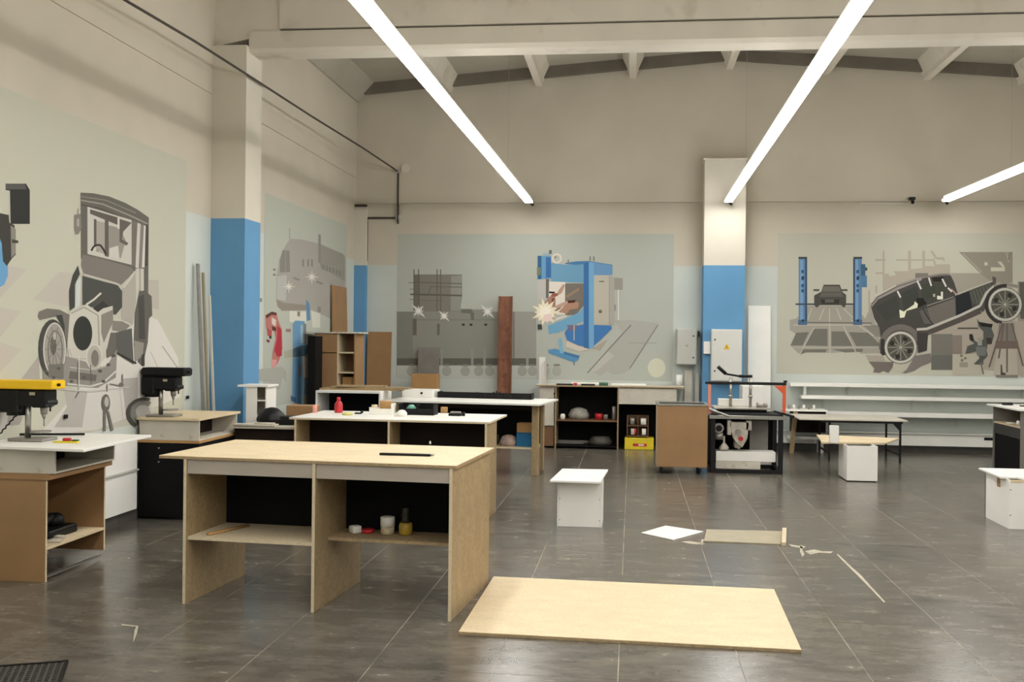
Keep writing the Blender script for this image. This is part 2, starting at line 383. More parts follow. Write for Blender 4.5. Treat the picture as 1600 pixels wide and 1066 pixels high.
l((150,146,140),1.6,(253,541),(278,576)); l((170,166,160),1.2,(235,550),(246,574)); l((180,176,170),1.2,(186,600),(192,660))
p((92,150,198),(-20,350),(0,362),(6,372),(11,400),(12,430),(6,445),(-20,460))
p((46,46,44),(8,287),(40,287),(46,297),(46,350),(16,350),(15,298),(8,297)); p((84,84,80),(8,287),(38,287),(41,296),(8,296))
p((62,60,56),(-6,332),(13,336),(14,348),(22,352),(24,380),(24,398),(18,404),(10,416),(4,408),(2,380),(-6,360)); p((132,128,120),(16,352),(24,358),(24,396),(17,403)); p((70,66,60),(18,374),(28,376),(28,380),(18,380))
# cab
p((98,95,88),(125,301),(145,302),(170,307),(195,317),(215,328),(232,340),(231,462),(222,452),(207,440),(126,404))
l((150,146,136),2,(126,313),(160,319),(205,338),(230,350)); l((78,74,70),2,(126,320),(160,327),(204,346))
l((140,135,126),1.2,(126,307),(165,313),(212,333))
p((190,187,178),(136,323),(205,344),(205,414),(136,397)); p((92,86,80),(140,327),(184,340),(184,352),(140,334)); p((160,154,146),(150,345),(163,348),(163,398),(150,392))
p((92,88,82),(146,342),(150,343),(150,386),(146,385)); p((92,88,82),(163,340),(169,342),(169,402),(163,400)); p((142,138,130),(169,352),(186,356),(196,376),(188,404),(169,400))
p((96,90,84),(186,342),(205,348),(192,362),(190,374),(200,380),(197,384),(186,378)); p((206,204,196),(183,340),(186,341),(186,358),(183,357)); p((196,192,184),(170,388),(184,384),(186,404),(170,401))
l((44,42,38),3,(142,392),(145,386),(150,383),(156,383),(161,390),(165,398)); e((150,146,138),152,391,3,3)
p((112,108,100),(205,345),(213,347),(213,418),(205,415)); p((196,192,184),(214,348),(219,350),(216,420),(211,418)); p((130,124,116),(219,350),(223,352),(222,420),(217,420)); p((206,202,194),(224,352),(227,353),(225,418),(221,418)); p((72,68,62),(227,350),(231,352),(230,416),(226,416))
p((124,120,112),(115,336),(125,334),(127,356),(122,366),(117,367),(115,358)); p((160,155,148),(119,342),(123,342),(123,354),(119,354)); l((120,114,106),1.5,(121,326),(121,336))
p((190,186,176),(211,420),(224,420),(224,455),(211,452)); l((140,135,128),1.5,(218,420),(218,455))
p((120,115,108),(128,398),(150,402),(205,418),(209,425),(186,448),(130,428),(126,415)); 
p((166,161,151),(190,450),(211,424),(212,470),(206,508),(190,502),(188,470)); l((186,182,172),3,(130,429),(180,443),(190,448),(211,424)); l((196,192,182),2,(192,450),(200,440),(208,428))
p((72,73,69),(128,431),(183,446),(190,455),(190,480),(180,492),(155,489),(150,482),(128,477)); p((52,52,48),(142,484),(160,470),(170,480),(156,490)); l((200,196,184),3,(134,476),(146,468),(157,458))
p((62,64,60),(113,430),(121,415),(124,428),(116,445),(116,480),(108,486),(107,455)); p((196,200,196),(118,440),(125,432),(124,478),(116,482))
# wings, radiator
p((112,108,101),(60,487),(72,482),(92,484),(108,492),(106,542),(98,546),(97,512),(90,494),(62,500),(58,494)); p((62,62,58),(86,493),(96,492),(100,510),(99,545),(96,540),(95,508))
p((128,124,116),(175,500),(192,500),(205,508),(193,522),(175,518)); l((196,192,182),2.2,(175,500),(190,501),(204,508),(193,521),(172,517))
p((88,88,84),(176,521),(205,513),(208,570),(180,552)); l((44,42,38),3,(180,551),(212,568)); p((104,100,94),(164,520),(180,520),(180,552),(166,560))
p((94,91,85),(217,455),(225,454),(236,463),(237,493),(232,498),(230,535),(222,572),(215,566),(208,540),(210,490)); p((70,70,66),(215,464),(224,460),(226,530),(216,530)); p((140,136,128),(208,532),(224,536),(222,556),(210,566)); p((60,58,52),(220,555),(225,552),(225,572),(220,572))
p((192,189,178),(108,488),(128,477),(135,476),(152,488),(160,482),(175,478),(176,500),(166,545),(154,566),(108,566),(104,540)); l((150,146,136),2,(110,490),(130,480),(152,493),(154,540)); l((166,162,152),1.5,(107,545),(112,560),(152,562))
e((48,50,46),128,521,15,27); p((130,126,118),(157,492),(175,484),(176,502),(161,536),(157,520))
# wheels, bumper
p((140,136,130),(66,562),(100,556),(165,575),(182,545),(180,590),(152,606),(100,602),(66,596))
e((68,67,63),81,545,22,46); e((152,148,140),84,546,18,42); r((196,192,184),84,546,18,42,2); r((110,106,98),85,548,12,32,2); e((92,90,82),82,540,5,15); e((176,172,164),84,526,3,5)
for q in range(10):
    a = q*.628; l((118,114,106),1.2,(84+4*math.cos(a),546+9*math.sin(a)),(84+15*math.cos(a),546+36*math.sin(a)))
e((172,168,158),146,558,13,20); r((200,197,188),146,558,13,20,2); e((120,116,108),147,560,6,13)
p((112,108,102),(74,570),(98,568),(98,592),(74,590)); p((104,100,94),(108,580),(150,586),(148,596),(106,592)); l((200,198,190),2.5,(104,600),(140,604),(160,598),(180,580)); l((176,172,164),2,(108,574),(140,578),(166,572)); l((190,188,180),2,(90,608),(140,612),(200,605)); l((96,92,86),1.5,(120,566),(120,602)); l((96,92,86),1.5,(140,570),(141,600)); l((200,198,190),1.6,(122,556),(122,612))
l((120,116,110),2,(170,600),(190,604),(190,585)); e((106,102,96),188,601,4,3); l((110,104,98),1.5,(166,600),(166,612))
for q in [(70,580),(82,590),(90,576),(130,590),(155,580),(168,570),(176,556),(160,596),(110,596)]: e((88,84,78),q[0],q[1],3,2.4)
e((104,101,94),164,630,6.5,14); e((176,172,166),165,628,3.5,8); p((112,108,102),(160,643),(164,643),(164,674),(160,674)); p((112,108,102),(165,643),(169,643),(176,672),(172,674))
# wheel lower right
r((70,70,66),224,646,28,25,5,a0=120,a1=290); r((120,118,112),224,646,22,20,7,a0=110,a1=300); e((160,158,152),222,644,12,11); e((198,196,190),236,640,4,4)
l((110,106,100),1.4,(116,622),(122,612))
m1.done('grey and beige mural of a veteran car, painted on the near left wall')

# mural 2: bus on a lift
m2 = Mural('L'); p, e, r, l = m2.p, m2.el, m2.ring, m2.line
m2.rect(11.89, 15.46, .75, 3.27, (180,184,173))
p((162,158,151),(453,373),(470,374),(500,381),(535,396),(539,400),(539,482),(520,500),(478,480),(440,475),(431,468),(432,430),(436,405),(445,385))
p((146,143,135),(500,382),(535,397),(539,402),(539,440),(500,418)); p((132,129,122),(441,391),(452,392),(453,425),(437,426),(437,408)); l((150,146,140),1,(446,392),(446,426))
for x in (472,480,486): p((128,126,118),(x,405),(x+2.5,405.5),(x+2.5,417),(x,416))
p((132,130,122),(502,413),(536,424),(534,432),(503,421)); 
for x in range(508, 536, 5): l((160,158,150),1,(x,414),(x,432))
p((136,134,128),(497,366),(501,367),(501,412),(497,410)); p((160,158,150),(451,356),(453,356),(453,374),(451,374)); l((134,130,124),3,(458,434),(468,438)); l((134,130,124),3,(494,440),(504,444))
p((178,178,172),(433,432),(448,430),(446,470),(432,468))
m2.star((216,214,202), 451, 448, 11); m2.star((216,214,206), 487, 433, 12); p((144,136,126),(431,467),(442,473),(480,477),(486,485),(440,486),(433,479)); p((138,136,126),(496,479),(501,480),(501,488),(496,488))
p((212,210,200),(452,486),(478,487),(478,506),(452,503)); p((140,132,118),(464,487),(469,487),(468,495),(464,494)); p((206,206,194),(486,486),(500,490),(500,512),(488,512))
p((82,132,172),(478,468),(483,474),(485,500),(479,502),(478,480)); p((96,148,188),(457,506),(461,501),(476,502),(477,540),(457,544)); p((150,178,196),(469,508),(473,508),(473,536),(469,537)); p((120,124,128),(474,506),(478,506),(478,538),(474,538))
p((62,98,124),(457,545),(470,540),(486,538),(478,556),(457,559)); p((168,166,148),(443,549),(457,546),(457,558),(444,560))
p((100,158,206),(457,560),(472,557),(473,600),(472,632),(462,630),(456,620)); p((120,132,150),(466,568),(471,568),(471,588),(466,588)); p((128,160,190),(474,590),(483,592),(481,620),(474,616)); p((60,100,150),(454,618),(462,622),(462,630),(454,626))
p((210,208,196),(474,560),(484,560),(483,590),(474,590)); p((150,120,116),(446,514),(454,514),(454,519),(446,519))
p((180,118,110),(414,495),(424,488),(432,490),(434,500),(440,515),(441,545),(437,560),(430,574),(424,574),(425,552),(430,530),(427,515),(420,526),(415,512)); p((168,52,64),(433,508),(439,515),(440,556),(433,558),(428,548),(432,530)); p((96,52,48),(414,493),(424,487),(432,489),(431,493),(424,492),(416,498)); p((86,50,46),(424,510),(431,512),(431,518),(425,516)); p((170,80,84),(417,512),(424,518),(424,528),(417,524)); p((212,200,190),(424,496),(431,500),(430,510),(424,506)); p((60,50,48),(420,524),(424,526),(423,530),(420,529)); p((120,48,48),(416,530),(421,532),(420,536),(416,534)); p((214,150,150),(424,562),(432,562),(430,580),(424,580))
p((168,168,158),(398,578),(420,575),(440,573),(447,580),(447,598),(441,590),(437,608),(422,612),(420,597),(398,594)); p((140,138,130),(405,466),(409,466),(409,472),(405,472))
for y in (420, 428): p((120,118,112),(426,y),(430,y),(430,y+3),(426,y+3))
m2.done('mural of a grey bus and blue lift on the left wall beyond the column')

# mural 3: train and welding machine
m3 = Mural('B'); p, e, r, l = m3.p, m3.el, m3.ring, m3.line
m3.rect(-3.63, .60, .98, 3.195, (178,182,173))
p((130,126,118),(646,429),(722,429),(722,464),(719,487),(646,487)); p((148,148,138),(705,432),(722,430),(720,486),(704,486)); p((112,110,100),(646,429),(656,429),(656,486),(646,486))
p((142,142,133),(620,487),(720,487),(720,483),(760,484),(778,488),(838,487),(838,561),(620,561)); p((154,153,145),(803,487),(838,487),(838,561),(803,561)); p((130,130,122),(620,487),(645,487),(645,561),(620,561)); l((124,116,114),2,(803,487),(803,560))
l((98,96,88),2.6,(641,460),(722,462)); l((104,102,94),1.6,(646,441),(722,443.5)); l((108,106,98),1.4,(672,448),(722,449)); l((110,108,100),1,(646,469),(690,470)); l((108,104,96),1,(640,452),(646,452)); l((108,104,96),1,(638,442),(646,442)); l((108,104,96),1,(640,468),(646,468))
for x in (647, 654, 683, 688.5): l((106,100,94),1.6,(x,421),(x,486))
l((104,100,92),1.2,(674,448),(668,462)); l((120,118,110),1,(646,500),(778,500))
p((100,98,90),(620,560),(838,560),(838,571),(620,571)); p((190,194,186),(620,572),(838,572),(838,592),(620,592))
for x in (690, 738, 757, 824): p((150,150,142),(x-2,545),(x+2,545),(x+2,571),(x-2,571))
for x in (643, 698, 727, 748, 765, 816, 832, 852, 870): e((166,166,156), x, 580, 7.5, 8, 16); p((128,126,118),(x-6,572),(x-4,569),(x+4,569),(x+6,572))
p((108,100,94),(645,498),(651,498),(651,524),(645,524)); p((112,104,98),(683,506),(687,506),(687,524),(683,524)); p((112,112,104),(720,483),(736,483),(741,490),(741,500),(736,500),(735,490),(720,489))
for x in (724, 736, 759): e((66,62,54), x, 507.5, 2.6, 2, 10)
for x, y, q in ((654,486,15),(694,494,12),(762,487,15)):
    m3.star((222,220,214), x, y, q, 4, .25, .78); m3.star((206,204,198), x, y, q*.6, 8, .4); e((236,234,228), x, y, 3.5, 3.5, 10)
# ramp
p((172,171,163),(960,501),(985,500),(1030,505),(1004,548),(984,578),(975,583),(958,586),(948,580),(938,588),(928,582),(920,580),(972,520)); p((184,183,176),(918,582),(948,548),(960,556),(932,580)); l((118,116,108),1.6,(918,583),(952,545),(986,508)); l((128,126,118),1.6,(984,576),(1028,508)); l((150,148,140),1,(982,536),(1026,536)); p((170,160,146),(925,545),(950,530),(938,548))
e((206,206,186),1026,575,14,15)
# machine
p((190,186,180),(840,437),(854,437),(854,468),(840,468)); p((224,216,204),(858,440),(884,440),(884,492),(858,492))
p((90,150,192),(840,400),(861,400),(861,435),(840,437)); p((38,88,130),(840,400),(846,400),(846,436),(840,436)); p((44,98,162),(853,402),(861,402),(861,434),(853,434)); p((120,128,110),(839,418),(845,418),(845,430),(839,430)); p((150,170,180),(848,396),(858,395),(860,400),(848,400)); p((100,98,88),(858,391),(862,391),(862,397),(858,397))
r((214,206,192),870,404,8,8,3); e((150,140,120),868,402,2,2)
p((98,152,186),(861,411),(885,414),(912,413),(912,442),(861,440)); p((60,116,166),(883,411),(900,408.5),(920,408),(957,414),(957,419),(925,412),(900,414),(884,413)); p((96,144,190),(926,410),(957,415),(957,430),(926,430))
p((118,112,104),(883,443),(912,443),(912,478),(900,492),(883,493)); p((104,164,202),(856,509),(880,500),(905,488),(912,480),(912,502),(902,506),(872,520),(858,522)); p((210,212,204),(860,499),(886,492),(886,495),(862,504))
p((174,134,112),(884,474),(898,470),(905,474),(903,482),(890,484),(886,490),(872,488),(880,480)); p((76,42,32),(884,470),(900,469),(898,473),(886,474)); p((150,126,104),(884,462),(904,450),(906,453),(886,466)); p((180,150,134),(872,455),(880,444),(883,446),(878,458),(870,463)); p((170,130,112),(850,474),(862,460),(868,464),(868,480),(856,484)); p((36,24,20),(858,455.5),(867,456),(867,458.5),(858,458.5)); p((150,92,80),(862,459),(872,458),(871,463),(862,464)); p((120,82,62),(862,466),(866,466),(866,476),(862,476)); p((188,158,138),(868,478),(886,470),(888,473),(870,486)); l((120,96,76),2,(864,488),(876,481)); p((196,176,156),(858,488),(870,488),(868,500),(856,499)); p((112,106,100),(853,436),(858,436),(857,466),(853,466))
p((52,112,178),(882,520),(888,512),(912,507),(955,509),(956,514),(938,532),(925,543),(905,540),(886,532)); p((120,110,130),(886,508),(902,508),(900,516),(890,518)); p((206,196,184),(886,532),(905,541),(920,546),(905,550),(884,542))
p((44,100,162),(912,412),(920,409),(921,545),(912,543)); p((108,164,206),(920,409),(928,411),(928,543),(920,545)); l((200,196,190),1.4,(897,508),(897,532))
p((184,180,166),(928,430),(952,431),(952,508),(928,508)); p((168,166,158),(952,432),(960,433),(960,508),(952,508)); p((150,148,138),(960,434),(973,435),(973,453),(960,453)); e((108,104,84),938,487,3,3,8); l((150,148,136),1,(952,431),(952,508)); l((120,116,100),2,(936,440),(944,440)); p((216,214,206),(965,453),(967,453),(967,500),(965,500)); p((140,138,130),(960,476),(962,476),(962,486),(960,486))
for q in ((928,401),(888,406),(922,401)): l((120,118,108),2,(q[0],q[1]),(q[0],q[1]+7))
p((74,138,186),(856,547),(868,545),(880,549),(906,556),(903,563),(897,566),(858,552)); p((60,110,160),(880,549),(906,556),(904,560),(882,554)); p((120,176,206),(872,530),(877,528),(881,552),(875,552)); l((90,110,126),1.5,(897,566),(897,571)); p((66,70,68),(840,507),(847,507),(847,515),(840,515))
m3.star((236,226,200), 852, 488, 23, 14, .55); m3.star((246,240,222), 852, 488, 15, 10, .5, .3); p((236,214,204),(850,492),(862,490),(862,502),(848,502))
m3.done('mural of a train and a blue welding machine with sparks, on the back wall')

# mural 4: vintage car and lift
m4 = Mural('B'); p, e, r, l = m4.p, m4.el, m4.ring, m4.line
m4.rect(2.125, 6.3, 1.12, 3.205, (186,185,170))
p((158,154,144),(1262,478),(1335,478),(1352,498),(1360,478),(1378,545),(1384,552),(1345,553),(1340,548),(1298,552),(1262,548),(1248,553),(1235,540),(1246,524),(1234,516),(1234,500),(1244,498))
DT = (114,112,104)
p(DT,(1235,540),(1244,520),(1264,519),(1254,540)); p(DT,(1258,540),(1272,514),(1293,514),(1293,541)); p(DT,(1299,541),(1299,518),(1319,518),(1333,541)); p(DT,(1338,541),(1326,519),(1356,520),(1378,541)); p((132,130,121),(1348,508),(1378,508),(1382,528),(1368,526)); p(DT,(1252,546),(1292,546),(1290,551),(1260,551),(1250,554)); p(DT,(1300,546),(1348,545),(1348,550),(1320,551))
for a in (((1262,500),(1268,482)),((1280,500),(1288,482)),((1297,552),(1296,482)),((1314,500),(1307,482)),((1336,500),(1318,482)),((1250,553),(1272,512)),((1338,552),(1318,510)),((1365,525),(1330,500))): l((184,180,168),1.6,*a)
l((100,98,92),1.6,(1250,504),(1362,505)); l((186,182,170),1.5,(1240,508),(1360,508)); l((178,174,164),1.2,(1240,543),(1372,543))
for X0 in (1248, 1334):
    p((78,120,164),(X0,403),(X0+12.5,403),(X0+12.5,506),(X0,507)); p((60,62,62),(X0-.5,401.5),(X0+13,401.5),(X0+13,404.5),(X0-.5,404.5)); p((110,150,190),(X0+2,406),(X0+7,406),(X0+7,500),(X0+2,500)); p((60,92,128),(X0-1,500),(X0+13,500),(X0+13,508),(X0-1,508))
    for y in (422, 433, 444, 452): p((40,70,106),(X0+4,y),(X0+8,y),(X0+8,y+5),(X0+4,y+5))
    e((26,38,60),X0+6.5,434,2.2,2.6,8); e((26,38,60),X0+6.5,501,2.2,2.2,8)
p((36,62,92),(1258,404),(1261,404),(1261,502),(1258,502)); p((36,62,92),(1333,404),(1336,404),(1336,502),(1333,502))
p((44,82,110),(1345,413),(1352,413),(1352,431),(1345,431)); p((66,112,150),(1345,431),(1354.5,431),(1354.5,449),(1345,449)); p((60,74,76),(1352,418),(1355,418),(1355,423),(1352,423)); p((110,140,160),(1345,453),(1347,453),(1347,461),(1345,461))
l((66,78,88),2.6,(1243,475.5),(1274,475.5)); l((66,78,88),2.6,(1320,475.5),(1336,475.5))
p((76,74,69),(1272,462),(1283,456),(1287,445),(1312,445),(1316,456),(1322,461),(1322,476),(1319,481),(1314,477),(1281,477),(1276,481),(1272,477)); p((108,105,98),(1287,447.5),(1311,447.5),(1314,456),(1284,456)); p((96,94,88),(1284,457),(1315,457),(1318,464),(1280,464)); p((54,52,48),(1282,468),(1312,468),(1310,475),(1284,475)); p((92,92,84),(1289,468),(1303,468),(1303,473),(1289,473)); p((88,86,80),(1271,452),(1280,452),(1280,455),(1271,455)); p((88,86,80),(1315,452),(1324,452),(1324,455),(1315,455))
# steel frame and truss
FR = (170,162,148)
l(FR,3,(1380.5,392),(1380.5,440)); l(FR,3,(1367,406.5),(1384,406.5)); l(FR,3,(1368,427),(1380,427)); l(FR,4.5,(1421,392),(1421,424)); l(FR,4.5,(1443,392),(1443,418)); l(FR,2.6,(1400,406.5),(1458,406.5)); l(FR,4,(1455,392),(1463,404),(1474,404)); l(FR,3,(1458,404),(1462,416)); l(FR,3,(1473,402),(1475,408)); l(FR,3,(1369,446),(1369,458)); l(FR,2.5,(1358,454),(1358,490))
p(FR,(1379,428),(1389,428),(1389,432),(1400,430),(1396,424),(1422,424),(1422,421),(1441,419),(1445,416),(1462,416),(1464,413),(1484,413),(1485,427),(1530,427),(1552,440),(1582,440),(1582,520),(1379,500))
p((156,150,138),(1486,427),(1550,427),(1550,450),(1490,462)); p((142,136,124),(1498,394),(1582,394),(1582,442),(1552,442),(1540,434),(1528,424)); p((196,190,172),(1548,418),(1570,418),(1570,424),(1548,424)); p((192,186,170),(1538,410),(1543,410),(1543,415),(1538,415)); p((192,186,170),(1558,409),(1564,409),(1570,417),(1566,418)); l((168,160,148),2,(1572,394),(1576,410)); l((130,124,112),2,(1580,394),(1575,406)); l((166,158,148),1.6,(1504,396),(1534,426))
p((120,114,108),(1430,427),(1450,427),(1450,436),(1430,438)); p((152,144,132),(1590,440),(1640,440),(1640,520),(1590,520)); p((94,94,86),(1592,441),(1640,441),(1640,505),(1594,498))
# lower clutter
p((168,158,146),(1452,516),(1500,504),(1560,500),(1640,505),(1640,590),(1600,590),(1588,586),(1575,586),(1575,578),(1536,578),(1535,552),(1503,553)); p((118,116,109),(1455,522),(1488,522),(1488,578),(1455,578)); p((104,104,98),(1455,555),(1488,555),(1488,578),(1455,578)); p((134,122,114),(1488,524),(1503,524),(1503,553),(1488,553)); p((178,172,157),(1488,554),(1535,552),(1535,586),(1488,586)); p((150,144,130),(1499,566),(1512,566),(1512,574),(1499,574))
for q in ((1502,556),(1508,560),(1503,563)): e((120,116,102),q[0],q[1],2.4,2.2,8)
p((112,104,99),(1357,565),(1399,566),(1394,575),(1388,583),(1380,580),(1374,583),(1364,582),(1366,576)); p((166,158,148),(1352,555),(1380,556),(1384,564),(1356,564)); p((122,116,112),(1408,582),(1416,578),(1430,556),(1454,552),(1456,566),(1440,572),(1428,580),(1414,584)); p((184,180,164),(1396,566),(1420,566),(1412,582),(1394,578))
p((120,114,106),(1458,530),(1462,524),(1475,536),(1488,544),(1488,552),(1462,548))
# car
p((72,70,67),(1360,477),(1375,460),(1400,448),(1430,438),(1462,431),(1485,430),(1490,440),(1497,461),(1520,452),(1552,440),(1557,448),(1540,478),(1500,497),(1448,515),(1440,532),(1432,540),(1378,556),(1376,528),(1374,512),(1366,498))
p((150,142,138),(1360,474),(1366,464),(1400,445),(1430,435),(1440,433),(1440,438),(1405,452),(1372,468),(1362,480)); l((92,86,84),1.4,(1362,476),(1372,464),(1402,448),(1432,438)); l((206,200,192),1.2,(1361,473),(1368,463),(1400,446)); l((128,120,116),3,(1440,434),(1470,429),(1484,429))
p((64,66,62),(1368,480),(1400,461),(1405,472),(1404,492),(1384,503)); p((62,64,60),(1408,458),(1432,447),(1437,470),(1412,486)); p((64,68,60),(1439,446),(1460,440),(1463,463),(1440,470)); p((68,70,60),(1463,441),(1476,438),(1482,456),(1465,462)); p((36,34,32),(1456,434),(1474,433),(1474,440),(1458,440)); p((34,32,30),(1432,466),(1442,466),(1448,475),(1432,482))
for a in (((1402,455),(1407,465)),((1433,439),(1439,452)),((1451,434),(1455,447)),((1472,436),(1478,448)),((1481,450),(1487,456))): l((212,208,204),2.6,*a)
p((226,226,200),(1405,484),(1412,487),(1428,476),(1429,471),(1434,475),(1433,481),(1416,486),(1413,496),(1406,497)); p((226,226,210),(1464,462),(1470,463),(1470,456),(1473,456),(1473,468),(1464,468)); p((170,170,150),(1457,460),(1461,459),(1461,464),(1458,464))
p((110,104,99),(1448,482),(1492,466),(1493,496),(1456,508)); p((96,92,90),(1436,486),(1446,482),(1456,506),(1444,506)); l((60,54,52),2,(1441,480),(1448,494),(1458,508)); l((150,146,140),1.2,(1448,478),(1490,464)); p((38,40,44),(1493,463),(1514,455),(1519,483),(1494,493)); p((88,90,82),(1515,456),(1548,443),(1548,456),(1526,476),(1520,474))
for k in range(6): l((52,52,48),1,(1518+5*k,455-2*k),(1524+4*k,474-5*k))
l((176,172,166),2,(1492,461),(1520,450),(1552,439)); p((90,82,78),(1550,432),(1556,434),(1556,444),(1551,444)); l((180,150,140),2,(1486,452),(1494,460))
l((84,78,75),8,(1436,524),(1452,519),(1500,500),(1532,486),(1545,466)); l((188,184,176),4,(1432,515),(1448,514),(1500,493),(1531,478),(1541,458),(1553,447),(1570,444)); l((140,134,128),5,(1552,448),(1570,444),(1590,448))
r((112,106,102),1407,541,34,34,9,a0=170,a1=345); p((66,62,60),(1432,520),(1450,520),(1448,548),(1434,552)); p((56,54,50),(1376,530),(1382,530),(1381,555),(1375,552))
for cx, cy_, R_ in ((1407,543,26),(1570,476,27)):
    e((76,73,69),cx,cy_,R_,R_); r((190,187,178),cx,cy_,R_-1,R_-1,4); e((86,84,76),cx,cy_,R_-6,R_-6)
    for q in range(12):
        a = q*.5236; l((138,136,126),1.6,(cx,cy_),(cx+(R_-6)*math.cos(a),cy_+(R_-6)*math.sin(a)))
    for a in (.4, 1.9, 3.6, 5.2): e((48,46,42),cx+(R_-11)*math.cos(a),cy_+(R_-11)*math.sin(a),4,4,8)
    e((120,118,108),cx,cy_,6,6); e((166,162,150),cx,cy_,2.4,2.4)
r((56,52,50),1570,476,32,32,5,a0=100,a1=275)
# kneeling mechanic and stand
p((124,118,110),(1560,505),(1584,505),(1590,590),(1556,590)); p((176,168,156),(1558,540),(1588,540),(1590,586),(1552,586))
for a in (((1566,505),(1545,574)),((1573,505),(1573,582)),((1580,505),(1598,572)),((1568,505),(1560,560))): l((104,94,88),2.6,*a)
l((170,162,152),1.6,(1560,505),(1542,560)); p((112,98,90),(1555,533),(1590,533),(1590,545),(1555,545)); p((76,66,60),(1563,570),(1565,570),(1566,582),(1571,583),(1571,586),(1563,586)); l((77,73,67),2,(1496,513),(1528,513))
p((84,87,83),(1526,498),(1532,506),(1550,506),(1549,514),(1553,524),(1549,538),(1543,536),(1541,548),(1543,556),(1536,563),(1536,570),(1521,569),(1530,560),(1526,549),(1508,553),(1511,541),(1522,537),(1514,530),(1514,522),(1519,522),(1522,532),(1528,536),(1536,530),(1536,518),(1528,510)); p((36,34,32),(1528,503),(1551,507),(1549,512),(1532,510)); p((40,36,34),(1514,523),(1519,523),(1521,533),(1516,533)); p((60,54,50),(1540,528),(1549,528),(1549,538),(1542,538)); p((150,148,140),(1527,528),(1534,527),(1534,540),(1527,540)); p((112,116,114),(1524,542),(1540,542),(1540,556),(1526,556)); l((110,108,100),2.4,(1532,566),(1536,585))
m4.done('mural of a tilted vintage car and a blue two-post lift, right of the pilaster')

# ------------------------------------------------------------------ wall services
t = thing('ceiling_cable', 'dark slack electrical cable running along the top of the left wall', 'cable', (-3.86, 0, 4.2))
P = [(-3.9, YF+.02, 4.02), (-3.89, 2, 4.1), (-3.895, 5, 4.13), (-3.9, 7.7, 4.167), (-3.885, 8.95, 4.205), (-3.88, 10.25, 4.225), (-3.82, 12.2, 4.215), (-3.72, 14.2, 4.2), (-3.62, YB-.05, 4.153)]
obj('cable', tube([Vector(q)-Vector((-3.86, 0, 4.2)) for q in P], .012), CABLE, t)
obj('clip', [bx(.22, .27, YB-.08, YB-.032, -.07, -.03)], GREYPAINT, t)
t = thing('wall_conduit', 'thin grey conduit stepping down the back wall above the corner', 'conduit', (-3.62, YB-.014, 2.75))
obj('pipe', tube([(0, -.03, 1.39), (0, -.03, .64)], .014), CABLE, t)
obj('pipe', tube([(0, 0, .9), (0, 0, .6)], .014), CABLE, t)
obj('pipe', tube([(0, 0, .69), (-.49, 0, .69), (-.49, 0, .02)], .016), CABLE, t)
obj('junction_box', bx(-.035, .045, -.035, .014, .655, .735), GREYPAINT, t, bevel=.005)
t = tag(obj('junction_box', cy((0, 0, 0), (0, -.04, 0), .07), CONC, loc=(-3.50, YB-.03, 4.2)), 'round painted junction box at the cable end high on back wall', 'junction box')
tag(obj('bracket', bx(-.09, .09, -.07, 0, 0, .03), CABLE, loc=(-4.17, 15.88, 3.6)), 'small dark bracket on the far left corner column', 'bracket')
tag(obj('security_camera', [bx(-.05, .03, -.08, 0, 0, .04), cy((-.01, -.06, 0), (-.03, -.16, -.05), .025)], BLACKP, loc=(4.03, YB-.03, 3.68)), 'small dark camera on the back wall ledge near the right light', 'camera')
tag(obj('wall_conduit', [bx(-.35, .35, -.02, 0, 0, .02)], CONC, loc=(3.65, YB-.001, 3.63)), 'short painted conduit under the back wall ledge on the right', 'conduit')
for q, lb in (((100, 651), 'small dark wall hole plug under the veteran car mural'), ((291, 621), 'small dark wall plug beside the leaning metal bars')):
    c = onx(q[0], q[1], XL); tag(obj('wall_plug', [bx(0, .012, -.02, .02, -.015, .015)], BLACKP, loc=(XL+.01, c.y, c.z)), lb, 'wall plug')
# electrical boxes
def ebox(name, x0, x1, z0, z1, yb, dep, m_, lb, sign=False, lock='r'):
    t = thing(name, lb, 'electrical box', ((x0+x1)/2, yb, z0)); w = (x1-x0)/2; h = z1-z0
    obj('case', bx(-w, w, -dep, 0, 0, h), m_, t, bevel=.004)
    obj('door', bx(-w+.012, w-.012, -dep-.012, -dep-.001, .012, h-.012), m_, t, bevel=.003)
    s = 1 if lock == 'r' else -1
    for zz in (.2, .8): obj('lock', cy((s*(w-.05), -dep-.012, h*zz), (s*(w-.05), -dep-.022, h*zz), .012), BLACKP, t)
    if sign:
        obj('warning_sign', xz([(-.045, h*.62), (.045, h*.62), (0, h*.62+.08)], -dep-.016, -dep-.0125), YELLOW, t)
        obj('bolt_mark', xz([(-.006, h*.64), (.012, h*.66), (.002, h*.66), (.008, h*.69), (-.01, h*.665), (0, h*.665)], -dep-.018, -dep-.0162), BLACKP, t)
    else: obj('nameplate', bx(-.02, .02, -dep-.015, -dep-.0125, h*.5, h*.5+.03), OLIVE, t)
    return t
a, b_ = ony(1057, 570, 15.8), ony(1089, 514, 15.8)
t = ebox('electrical_box', a.x, b_.x, a.z, b_.z, YB-.001, .2, GREYPAINT, 'grey electrical box on the back wall left of the blue pilaster')
obj('switch', [bx(.165, .19, -.17, -.1, .42, .5)], BLACKP, t)
tag(obj('cable_duct', [bx(-.055, .055, -.05, 0, 0, 1.05)], WHITED, loc=(.83, YB-.03, .1)), 'white cable duct under the grey electrical box', 'cable duct')
tag(obj('cable_duct', [bx(-.03, .03, -.05, 0, 0, 1.0)], GREYPAINT, loc=(.96, YB-.03, .1)), 'grey narrow cable duct beside the pilaster', 'cable duct')
a, b_ = ony(1111, 596, 15.45), ony(1160, 515, 15.45)
ebox('electrical_cabinet', a.x, b_.x, a.z, b_.z, 15.638, .17, GREYPAINT2, 'large pale electrical cabinet with yellow warning triangle on blue pilaster', True, 'l')
a, b_ = ony(1099, 553, 15.6), ony(1110, 533, 15.6)
